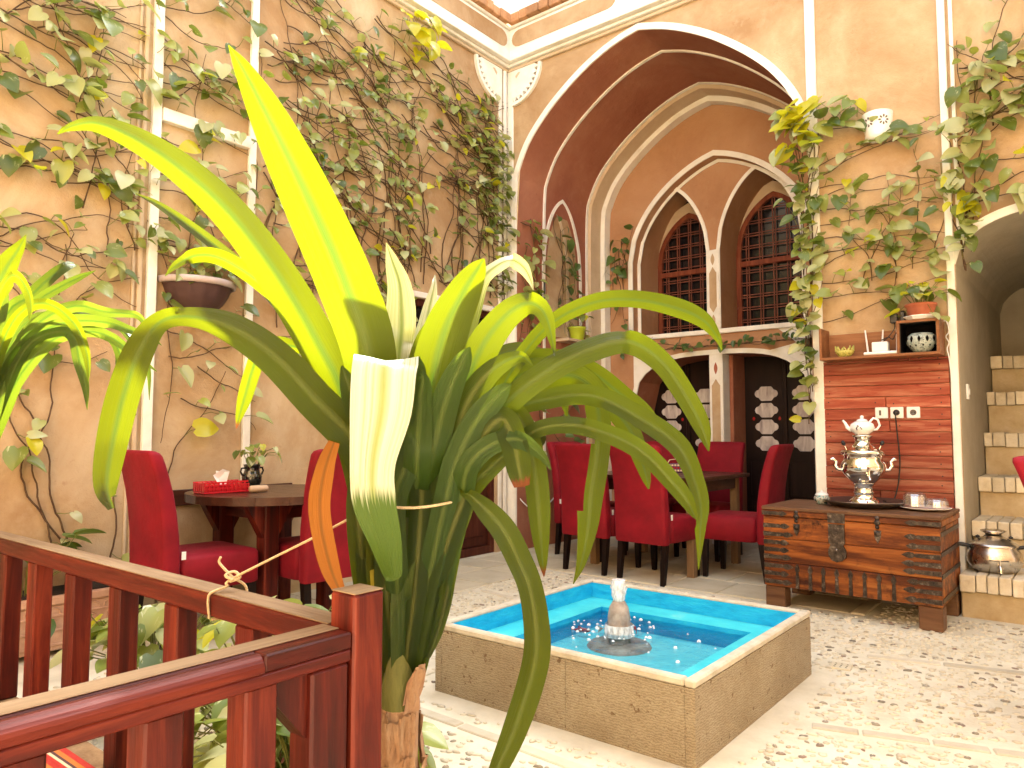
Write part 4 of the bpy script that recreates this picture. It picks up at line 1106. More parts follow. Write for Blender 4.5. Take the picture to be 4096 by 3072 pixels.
# hasp
hp = MB().prism([(-.098, .612), (-.098, .555), (.0, .555), (.0, .612)], PY(-cd - .007), .001, .006).build('hasp_plate', M['iron'], cs)
MB().prism([(-.094, .548), (-.004, .548), (-.002, .44), (-.012, .425), (-.004, .41), (.004, .395), (.004, .36), (-.02, .335), (-.049, .325), (-.078, .335), (-.096, .36), (-.096, .395), (-.09, .41), (-.082, .425), (-.094, .44)], fc, .006, .018).build('hasp', M['iron'], cs)
MB().lathe([(.007, 0), (.004, .012), (0, .014)], 8, (-.046, -cd - .018, .40), M=Matrix.Rotation(R(90), 3, 'X')).build('staple', M['steel'], cs, True)
for xx in (-.285, .175):
    for z, r_ in ((.60, .014), (.575, .018), (.548, .012), (.51, .018)):
        MB().lathe([(r_, 0), (r_ * .8, .006), (r_ * .3, .009), (0, .009)], 8, (xx, -cd - .0065, z), M=Matrix.Rotation(R(90), 3, 'X')).build('iron_clasp', M['iron'], cs, True)
    MB().prism([(xx - .02, .53), (xx + .02, .53), (xx + .016, .49), (xx, .455), (xx - .016, .49)], fc, .001, .006).build('iron_clasp', M['iron'], cs)
CZ = .631
# samovar on its tray
ty = thing('serving_tray', 'dark fluted round metal tray under the samovar on the chest', 'tray', (-1.185, 5.0, CZ))
MB().lathe([(0, .004), (.165, .004), (.178, .012), (.232, .040), (.240, .042), (.236, .034), (.182, .004), (.16, 0), (0, 0)], 72, flute=lambda a, z: .022 * math.sin(a * 36) * (1 if z > .02 else 0)).build('tray', M['tray'], ty, True)
sm = thing('samovar', 'shiny chrome samovar with two handles on the dark tray', 'samovar', (-1.185, 5.0, CZ + .006), R(25))
MB().box(-.085, .085, -.085, .085, 0, .014, .005).build('foot', M['chrome'], sm)
MB().lathe([(.088, .0145), (.086, .03), (.07, .045), (.058, .055), (.055, .075), (.062, .082), (.055, .09), (.054, .128), (.064, .134), (.064, .142)], 32).build('pedestal', M['chrome'], sm, True)
MB().lathe([(.064, .143), (.09, .165), (.118, .20), (.131, .235), (.128, .262), (.112, .285), (.108, .305), (.122, .318), (.128, .322), (.128, .340), (.118, .345)], 40).build('body', M['chrome'], sm, True)
MB().lathe([(.118, .346), (.10, .352), (.075, .366), (.048, .385), (.044, .40)], 32).build('lid', M['chrome'], sm, True)
MB().lathe([(.044, .401), (.046, .42), (.060, .434), (.060, .440), (.056, .44), (.052, .418), (0, .41)], 28).build('crown', M['chrome'], sm, True)
for s in (-1, 1):
    MB().tube([(s * .118, 0, .22), (s * .15, 0, .225), (s * .165, 0, .25), (s * .158, 0, .275), (s * .178, 0, .292), (s * .19, 0, .285)], [.010, .011, .013, .009, .012, .007], 8).build('handle', M['chrome'], sm, True)
    MB().tube([(s * .095, 0, .352), (s * .105, 0, .372)], .004, 6).build('knob_stem', M['chrome'], sm, True)
    MB().lathe([(0, -.016), (.010, -.010), (.013, .002), (.010, .014), (0, .02)], 12, (s * .112, 0, .388), M=Matrix.Rotation(s * .45, 3, 'Y')).build('knob', M['blackplastic'], sm, True)
MB().tube([(0, -.12, .19), (0, -.16, .185), (0, -.175, .165)], [.012, .010, .008], 8).build('tap', M['chrome'], sm, True); MB().tube([(0, -.155, .19), (0, -.155, .225)], .005, 6).build('tap_lever', M['chrome'], sm, True)
MB().lathe([(.005, 0), (.004, .004), (0, .005)], 8, (.0, -.0875, .03), M=Matrix.Rotation(R(90), 3, 'X')).build('lamp', M['redglass'], sm, True)
tpot = thing('teapot', 'white porcelain teapot with dark floral sprig on top of the samovar', 'teapot', (-1.185, 5.0, CZ + .448), R(8))
MB().lathe([(0, 0), (.042, 0), (.045, .006), (.066, .025), (.073, .045), (.066, .068), (.042, .084), (.03, .087), (0, .088)], 28).build('body', M['porcelain'], tpot, True)
MB().lathe([(.034, .0875), (.028, .096), (.014, .101), (.008, .104), (.012, .112), (.009, .12), (0, .122)], 18).build('lid', M['porcelain'], tpot, True)
MB().tube([(-.06, 0, .03), (-.085, 0, .045), (-.098, 0, .075), (-.112, 0, .092)], [.016, .013, .009, .007], 10).build('spout', M['porcelain'], tpot, True)
MB().tube([(.045, 0, .082), (.065, 0, .105), (.09, 0, .095), (.1, 0, .06), (.085, 0, .035), (.064, 0, .03)], .007, 8).build('handle', M['porcelain'], tpot, True)
for k in range(7):
    a = -1.75 + rnd.uniform(-.25, .25); z = .045 + rnd.uniform(-.014, .016); r_ = .0735 - abs(z - .045) * .2
    MB().lathe([(.0045, 0), (0, .0018)], 6, (r_ * math.cos(a), r_ * math.sin(a), z), M=Matrix.Rotation(R(90), 3, 'X')).build('sprig', M['blackplastic'], tpot)
sb = thing('sugar_bowl', 'small blue and white lidded ceramic bowl at the left end of the chest', 'bowl', (-1.44, 5.0, CZ))
MB().lathe([(0, 0), (.028, 0), (.032, .006), (.048, .025), (.05, .04), (.042, .055), (.038, .058)], 22).build('bowl', M['turquoise'], sb, True)
MB().lathe([(.043, .0585), (.036, .068), (.015, .078), (.006, .082), (.008, .09), (0, .094)], 20).build('lid', M['porcelain'], sb, True)
pl = thing('plate', 'white oval plate under the glass dishes at the right end of the chest', 'plate', (-.845, 4.99, CZ))
MB().lathe([(0, .004), (.10, .004), (.135, .016), (.138, .02), (.13, .02), (.10, .010), (0, .010)], 32).build('plate', M['porcelain'], pl, True)
for k, (dx, r_) in enumerate(((-.055, .062), (.06, .06))):
    gd = thing('glass_dish', ['fluted clear glass dishes stacked upside down, on the left half of the plate', 'fluted clear glass dish on the right half of the plate'][k], 'glass dish', (-.845 + dx, 4.99, CZ + .0215), 0)
    for s in range(4 if k == 0 else 2):
        z = s * .014
        MB().lathe([(r_, z), (r_ * .96, z + .02), (r_ * .8, z + .036), (0, z + .038)], 40, flute=lambda a, zz: .05 * math.sin(a * 10)).build('dish', M['clear'], gd, True)

# ------------------------------------------------------------------ plank panel, sockets, shelf
pn = thing('plank_panel', 'panel of weathered red wooden planks on the pier behind the samovar', 'panel', (0, 0, 0))
zz = .40
while zz < 1.575:
    hgt = .0775 if zz < 1.5 else 1.58 - zz
    cuts = [-1.522, -.742]
    if rnd.random() < .35: cuts.insert(1, rnd.uniform(-1.35, -.9))
    for a, b in zip(cuts, cuts[1:]):
        pk = MB().box(a + .0015, b - .0015, YB - .020 - rnd.uniform(0, .003), YB - .001, zz + .0015, zz + hgt - .0015, .003).build('plank', M['plank'], pn)
        for xx in (a + .05, b - .06): MB().lathe([(.0045, 0), (0, .001)], 7, (xx + rnd.uniform(-.01, .01), YB - .0235, zz + hgt * rnd.uniform(.35, .65)), M=Matrix.Rotation(R(90), 3, 'X')).build('nail', M['blackplastic'], pk)
    zz += hgt
SL = ['white double light switch plate, left of the plugged socket', 'white wall socket with the black samovar plug in it', 'empty white wall socket, right of the plugged one']
for k, xx in enumerate((-1.141, -1.049, -.953)):
    s = thing(('light_switch', 'wall_socket', 'wall_socket')[k], SL[k], ('switch', 'socket', 'socket')[k], (xx, YB - .0235, 1.223))
    MB().box(-.039, .039, -.011, 0, -.037, .037, .004).build('plate', M['whiteplastic'], s)
    if k == 0:
        MB().box(-.014, -.001, -.0145, -.0115, -.017, .017, .001).build('rocker', M['switchmark'], s); MB().box(.001, .014, -.0145, -.0115, -.017, .017, .001).build('rocker', M['porcelain'], s)
    else:
        MB().lathe([(.019, .0), (.019, .002), (.015, .0025), (.0145, .001), (0, .001)], 20, (0, -.0112, 0), M=Matrix.Rotation(R(90), 3, 'X')).build('ring', M['switchmark' if k == 2 else 'whiteplastic'], s, True)
        if k == 2:
            for dx in (-.007, .007): MB().lathe([(.0028, 0), (0, .0008)], 8, (dx, -.0135, 0), M=Matrix.Rotation(R(90), 3, 'X')).build('hole', M['void'], s)
pg = thing('power_cable', 'black plug and cable hanging from the middle socket to the samovar', 'cable', (-1.049, YB - .038, 1.223))
MB().lathe([(.019, 0), (.020, .012), (.016, .026), (.008, .032), (0, .033)], 14, M=Matrix.Rotation(R(90), 3, 'X')).build('plug', M['blackplastic'], pg, True)
MB().tube([tuple(p) for p in catmull([(0, -.03, -.005), (.0, -.034, -.04), (.004, -.02, -.15), (.012, -.012, -.30), (.004, -.012, -.42), (-.012, -.03, -.52), (-.03, -.07, -.575), (-.06, -.16, -.565)], 5)], .0045, 6).build('cable', M['blackplastic'], pg, True)
sh = thing('wall_shelf', 'brown wooden wall shelf with a box end above the plank panel', 'shelf', (0, 0, 0))
sx0, sx1, sy0, sy1 = -1.475, -.762, 5.15, YB - .021
def sbx(name, x0, x1, y0, y1, z0, z1, mat='shelf'): return MB().box(x0, x1, y0, y1, z0, z1, .002).build(name, M[mat], sh)
sbx('bottom_board', sx0, sx1, sy0, sy1, 1.577, 1.595); sbx('end_board', sx0, sx0 + .016, sy0, sy1, 1.5955, 1.795); sbx('back_board', sx0 + .0165, -1.005, sy1 - .014, sy1, 1.5955, 1.765)
sbx('box_side', -1.002, -.984, sy0, sy1, 1.5955, 1.785); sbx('box_side', sx1 - .018, sx1, sy0, sy1, 1.5955, 1.785); sbx('box_top', -1.002, sx1, sy0, sy1, 1.7855, 1.803); sbx('box_back', -.983, sx1 - .019, sy1 - .01, sy1, 1.5955, 1.785, 'void')
for nm, x0, x1, y0, y1, z0, z1 in (('box_lining', -.9835, -.9815, sy0 + .012, sy1 - .011, 1.596, 1.785), ('box_lining', sx1 - .0205, sx1 - .0185, sy0 + .012, sy1 - .011, 1.596, 1.785), ('box_lining', -.981, sx1 - .021, sy0 + .012, sy1 - .011, 1.7835, 1.785), ('box_lining', -.981, sx1 - .021, sy0 + .012, sy1 - .011, 1.5955, 1.597)):
    MB().box(x0, x1, y0, y1, z0, z1).build(nm, M['blackplastic'], sh)
lp = thing('pierced_pot', 'grey-green pierced ceramic pot inside the black box end of the shelf', 'pot', (-.873, 5.225, 1.5975))
MB().lathe([(0, 0), (.04, 0), (.05, .01), (.082, .05), (.088, .075), (.078, .105), (.06, .122), (.055, .122), (.07, .10), (0, .09)], 32).build('body', M['greygreen'], lp, True)
for k in range(12):
    a = 2 * math.pi * k / 12
    for z, r_, h_ in ((.082, .0885, .02), (.045, .078, .011)):
        a2 = a + (.26 if z < .06 else 0)
        Mx = Matrix.Rotation(a2, 4, 'Z')
        MB().prism(lens(0, z, h_ * .42, h_, 5), lambda p, q, h: tuple(Mx @ Vector((r_ + h, p, q))), -.004, .0012).build('hole', M['void'], lp)
rt = thing('wifi_router', 'white router with upright antennas standing on the shelf', 'router', (-1.10, 5.235, 1.5955))
Mx = Matrix.Rotation(R(-4), 4, 'Y')
MB().box(-.105, .105, -.06, .05, .002, .022, .005).build('body', M['whiteplastic'], rt); MB().box(-.055, .04, -.055, .0, .0225, .085, .004).build('stand', M['whiteplastic'], rt)
for xx, h_, t_ in ((-.098, .18, -.05), (-.02, .175, .04), (.075, .17, .0), (.098, .185, -.03)):
    MB().tube([(xx, .044, .012), (xx + t_ * .1, .05, .05), (xx + t_ * .35, .05, h_)], [.006, .0065, .0045], 6).build('antenna', M['whiteplastic'], rt)
MB().tube([tuple(p) for p in catmull([(-.01, .0, .10), (.03, .03, .12), (.06, .0, .10), (.09, -.02, .14), (.085, .02, .03)], 5)], .003, 5).build('cable', M['blackplastic'], rt, True)
ob = thing('ceramic_bowl', 'small yellow-green glazed ceramic bowl with openwork rim at the left of the shelf', 'bowl', (-1.335, 5.235, 1.5955))
MB().lathe([(0, 0), (.03, 0), (.034, .005), (.056, .03), (.058, .045), (.054, .045), (.04, .02), (0, .015)], 24).build('bowl', M['yellowglaze'], ob, True)
for k in range(9):
    a = 2 * math.pi * k / 9; h_ = .02 + .012 * abs(math.cos(a))
    MB().tube([(.056 * math.cos(a - .2), .056 * math.sin(a - .2), .044), (.056 * math.cos(a), .056 * math.sin(a), .044 + h_), (.056 * math.cos(a + .2), .056 * math.sin(a + .2), .044)], .0055, 5).build('rim_loop', M['yellowglaze'], ob, True)
ad = thing('camera_adapter', 'black power adapters plugged in on top of the shelf box beside the flowerpot', 'adapter', (-1.0, 5.27, 1.804))
MB().box(-.055, -.01, -.03, .02, .0, .06, .004).build('adapter', M['blackplastic'], ad); MB().box(.0, .035, -.025, .02, .0, .075, .008).build('adapter', M['blackplastic'], ad)
MB().tube([tuple(p) for p in catmull([(-.03, -.01, .0), (-.03, -.03, -.04), (-.07, -.02, -.09), (-.11, -.01, -.12)], 4)], .003, 5).build('cable', M['blackplastic'], ad)
fp = thing('flowerpot', 'terracotta pot on a white saucer on top of the shelf box', 'flowerpot', (-.872, 5.235, 1.804))
MB().lathe([(0, .002), (.08, .002), (.10, .02), (.104, .022), (.104, .026), (.096, .024), (.076, .008), (0, .008)], 8, M=Matrix.Rotation(R(22.5), 3, 'Z')).build('saucer', M['porcelain'], fp)
MB().lathe([(0, .0095), (.066, .0095), (.07, .015), (.083, .085), (.092, .09), (.092, .104), (.086, .104), (.080, .088), (0, .085)], 28).build('pot', M['terracotta'], fp, True)
MB().lathe([(.079, .0875), (.05, .09), (0, .092)], 16).build('soil', M['soil'], fp)
# pierced white lamp on the pier
wl = thing('wall_lamp', 'white pierced ceramic wall lamp with flower cut-outs high on the pier', 'lamp', (-1.113, YB, 3.105))
rows = []
for z, r_ in ((0, .078), (.04, .088), (.12, .096), (.15, .098)):
    rows.append([(r_ * math.cos(R(180 + 180 * k / 24)), r_ * math.sin(R(180 + 180 * k / 24)), z) for k in range(25)])
MB().grid(rows).build('shade', M['porcelain'], wl, True)
rows = []
for z, s in ((0, 1.06), (-.012, 1.02), (-.03, .8), (-.042, .45), (-.046, .02)):
    rows.append([(.078 * s * math.cos(R(180 + 180 * k / 24)), .078 * s * math.sin(R(180 + 180 * k / 24)), z) for k in range(25)])
MB().grid(rows).build('dish', M['porcelain'], wl, True)
def on_shade(a0, z0):
    def f(p, q, h):
        r_ = .0842 + .1 * (z0 + q); a = a0 + p / r_; return ((r_ + h) * math.cos(a), (r_ + h) * math.sin(a), z0 + q)
    return f
for c, a0 in enumerate((R(245), R(305), R(195))):
    for k in range(8):
        an = k * math.pi / 4; ca, sa = math.cos(an), math.sin(an)
        P = [(.012 + .026 * s if False else (.012 + .024 * s), w_) for s, w_ in ((0, .0), (.35, .005), (.7, .0065), (1, .0), (.7, -.0065), (.35, -.005))]
        MB().prism([(x * ca - y_ * sa, x * sa + y_ * ca) for x, y_ in P], on_shade(a0, .08), -.001, .0016).build('cut_out', M['switchmark'], wl)
for k in range(6):
    an = R(200 + 28 * k); MB().prism(lens(0, 0, .004, .009, 4), lambda p, q, h: ((.05 + q) * math.cos(an) - p * math.sin(an), (.05 + q) * math.sin(an) + p * math.cos(an), -.0375 - h), 0, .0015).build('cut_out', M['switchmark'], wl)
# steel pot with a tap on the lowest step
sp_ = thing('steel_urn', 'brushed steel pot with black handles and a tap on the lowest brick step', 'urn', (-.545, 5.34, .258), R(15))
MB().lathe([(0, 0), (.10, 0), (.125, .015), (.145, .055), (.147, .085), (.138, .12), (.122, .145), (.122, .152)], 36).build('body', M['steel'], sp_, True)
MB().lathe([(.129, .1525), (.13, .16), (.118, .168), (.09, .192), (.055, .205), (.048, .212)], 32).build('lid', M['steel'], sp_, True)
MB().lathe([(.04, .213), (.045, .225), (.066, .238), (.068, .243), (.06, .246), (0, .247)], 26).build('lid_cup', M['steel'], sp_, True)
for s in (-1, 1):
    MB().tube([(s * .125, 0, .145), (s * .16, 0, .15), (s * .20, 0, .155)], [.010, .013, .010], 8).build('handle', M['blackplastic'], sp_, True)
    MB().lathe([(0, -.01), (.011, -.005), (.012, .004), (0, .012)], 10, (s * .085, -.02, .205)).build('knob', M['blackplastic'], sp_, True)
MB().tube([(0, -.14, .055), (0, -.17, .055), (0, -.185, .035), (0, -.187, .015)], [.008, .009, .008, .006], 8).build('tap', M['chrome'], sp_, True); MB().tube([(0, -.172, .06), (0, -.172, .085)], .005, 6).build('tap_lever', M['chrome'], sp_, True); MB().box(-.05, .05, -.148, -.142, .078, .084, .002).build('gauge', M['blackplastic'], sp_)
sw = thing('light_switch', 'small cream switch box on the alcove wall left of the stairs', 'switch', (-.689, 5.62, 1.36))
MB().box(0, .014, -.03, .03, -.05, .05, .003).build('plate', M['whiteplastic'], sw); MB().box(.0145, .02, -.012, .012, -.02, .02, .002).build('rocker', M['whiteplastic'], sw)
# white cable loops by the pier and by the door
cb1 = MB().tube([tuple(p) for p in catmull([(-.765, YB - .03, 1.80), (-.745, YB - .036, 1.795), (-.735, YB - .04, 1.73), (-.752, YB - .04, 1.70), (-.737, YB - .04, 1.66), (-.748, YB - .04, 1.62), (-.738, YB - .038, 1.55), (-.73, YB - .036, 1.4)], 5)], .004, 5).build('white_cable', M['whiteplastic'], None, True)
tag(cb1, 'thin white cable looped down the edge of the pier beside the shelf', 'cable')
cb2 = MB().tube([tuple(p) for p in catmull([(XL + .02, 5.16, 1.1), (XL + .03, 5.30, .92), (XL + .05, 5.36, .60), (-4.22, 5.45, .42), (-4.22, 5.62, .37), (-4.22, 5.85, .42), (-4.23, 6.1, .6)], 6)], .006, 5).build('white_cable', M['whiteplastic'], None, True)
tag(cb2, 'white cable sagging along the foot of the wall behind the left dining chair', 'cable')

# ------------------------------------------------------------------ takht platform with railing in the foreground
pf = thing('seating_platform', 'low wooden seating platform inside the foreground railing', 'platform', (0, 0, 0))
MB().box(-3.55, -1.08, -1.6, .955, .02, .17, .006).build('base', M['railx'], pf)
for k in range(12): MB().box(-3.55, -1.08, -1.6 + k * .2125, -1.6 + (k + 1) * .2125 - .003, .1715, .195, .003).build('board', M['legpale'], pf)
rg = MB()
N1, N2 = 30, 26; rows = []
for i in range(N1 + 1):
    row = []
    for j in range(N2 + 1):
        x = -3.45 + 1.53 * i / N1; y = -1.4 + 2.285 * j / N2
        z = .205 + .008 * math.sin(x * 5 + y * 3) * math.sin(y * 7) + (.012 if j == N2 or i == N1 else 0)
        if j == N2: y -= .02
        row.append((x, y, z))
    rows.append(row)
rg.grid(rows); rg.box(-3.45, -1.93, -1.4, .86, .197, .2)
rug = rg.build('kilim_rug', M['kilim'], None, False); tag(rug, 'red and orange patterned kilim rug lying on the seating platform', 'rug')
rl = thing('wooden_railing', 'dark red wooden railing with square balusters in the foreground', 'railing', (0, 0, 0))
MB().box(-1.150, -1.078, .882, .954, .0, .80, .005).build('post', M['railz'], rl); MB().box(-1.149, -1.079, .883, .953, .8005, .803, .002).build('post_top', M['railtop'], rl)  # thin tan cap paints the sheen on the post
MB().box(-1.148, -1.082, .795, .875, .196, .683, .005).build('post', M['railz'], rl)
# near rail with a rounded outer edge, far rail square
MB().box(-1.160, -1.080, -1.3, .878, .684, .7055, .003).build('rail', M['rail'], rl)
prof = [(-.086, .7065), (-.002, .7065), (.0, .709), (.0, .712)] + [(-.024 + .024 * math.cos(a), .712 + .024 * math.sin(a)) for a in [R(15 * k) for k in range(1, 7)]] + [(-.028, .7335), (-.032, .7335), (-.034, .736), (-.084, .736), (-.086, .733)]
def rail_rows(y0, y1): return [[(-1.078 + a, y, b) for a, b in prof] for y in (y0, y0 * .6 + y1 * .4, y1)]
rows = rail_rows(-1.3, .70); nr = MB().grid(rows, 0, True); nr.add(rows[-1], [tuple(range(len(prof)))]); nr.build('rail_cap', M['rail'], rl, False)
MB().box(-1.163, -1.079, .701, .878, .7065, .736, .003).build('rail_end', M['rail'], rl)
MB().box(-1.162, -1.114, -1.3, .876, .7365, .7385, .0008).build('rail_top', M['railtop'], rl)  # thin tan strip paints the sky sheen on the near rail
MB().box(-3.6, -1.152, .886, .951, .682, .733, .005).build('rail', M['railx'], rl); MB().box(-3.6, -1.164, .888, .949, .7335, .736, .002).build('rail_top', M['railtopx'], rl)  # far rail gets the same painted sheen strip
for xx in (-2.96, -2.69, -2.39, -2.09, -1.78, -1.46, -3.25): MB().box(xx - .034, xx + .034, .892, .945, .196, .681, .004).build('baluster', M['railz'], rl)
for yy in (.705, .545, .36, .17, -.02): MB().box(-1.150, -1.092, yy - .03, yy + .03, .196, .683, .004).build('baluster', M['railz'], rl)
MB().prism([(.794, .683), (.70, .683), (.794, .57)], lambda a, b, h: (-1.145 + h, a, b), 0, .05).build('brace', M['railz'], rl)
tw = thing('twine', 'tan twine tied round the far rail and stretched to the big plant', 'twine', (0, 0, 0))
def cat(P, n=6): return [tuple(p) for p in catmull(P, n)]
MB().tube(cat([(-1.585, .884, .68), (-1.585, .880, .72), (-1.58, .885, .738), (-1.572, .918, .748), (-1.566, .93, .765), (-1.40, 1.04, .865), (-1.29, 1.10, .932)], 6), .0032, 6).build('tight_length', M['twine'], tw, True)
MB().tube(cat([(-1.566, .93, .765), (-1.56, .958, .742), (-1.555, .956, .70), (-1.57, .955, .677), (-1.585, .89, .677)], 5), .0032, 6).build('loop', M['twine'], tw, True)
MB().tube(cat([(-1.56, .925, .762), (-1.575, .915, .772), (-1.572, .935, .778), (-1.556, .94, .766), (-1.566, .92, .758)], 4), .0036, 6).build('knot', M['twine'], tw, True)
MB().tube(cat([(-1.566, .93, .765), (-1.585, .918, .785), (-1.598, .912, .80), (-1.592, .912, .812)], 4), .003, 6).build('loose_end', M['twine'], tw, True)
MB().tube(cat([(-1.29, 1.10, .932), (-1.262, 1.085, .90), (-1.268, 1.09, .86), (-1.31, 1.08, .835)], 5), .003, 6).build('loose_end', M['twine'], tw, True)
lc = Vector((-1.185, 1.155, .947))
MB().tube([(lc.x + .105 * math.cos(a) * .78 + .03 * math.sin(a), lc.y + .105 * math.sin(a), lc.z + .008 * math.sin(a * 2)) for a in [2 * math.pi * k / 28 for k in range(28)]], .003, 6, closed=True).build('leaf_tie', M['twine'], tw, True)
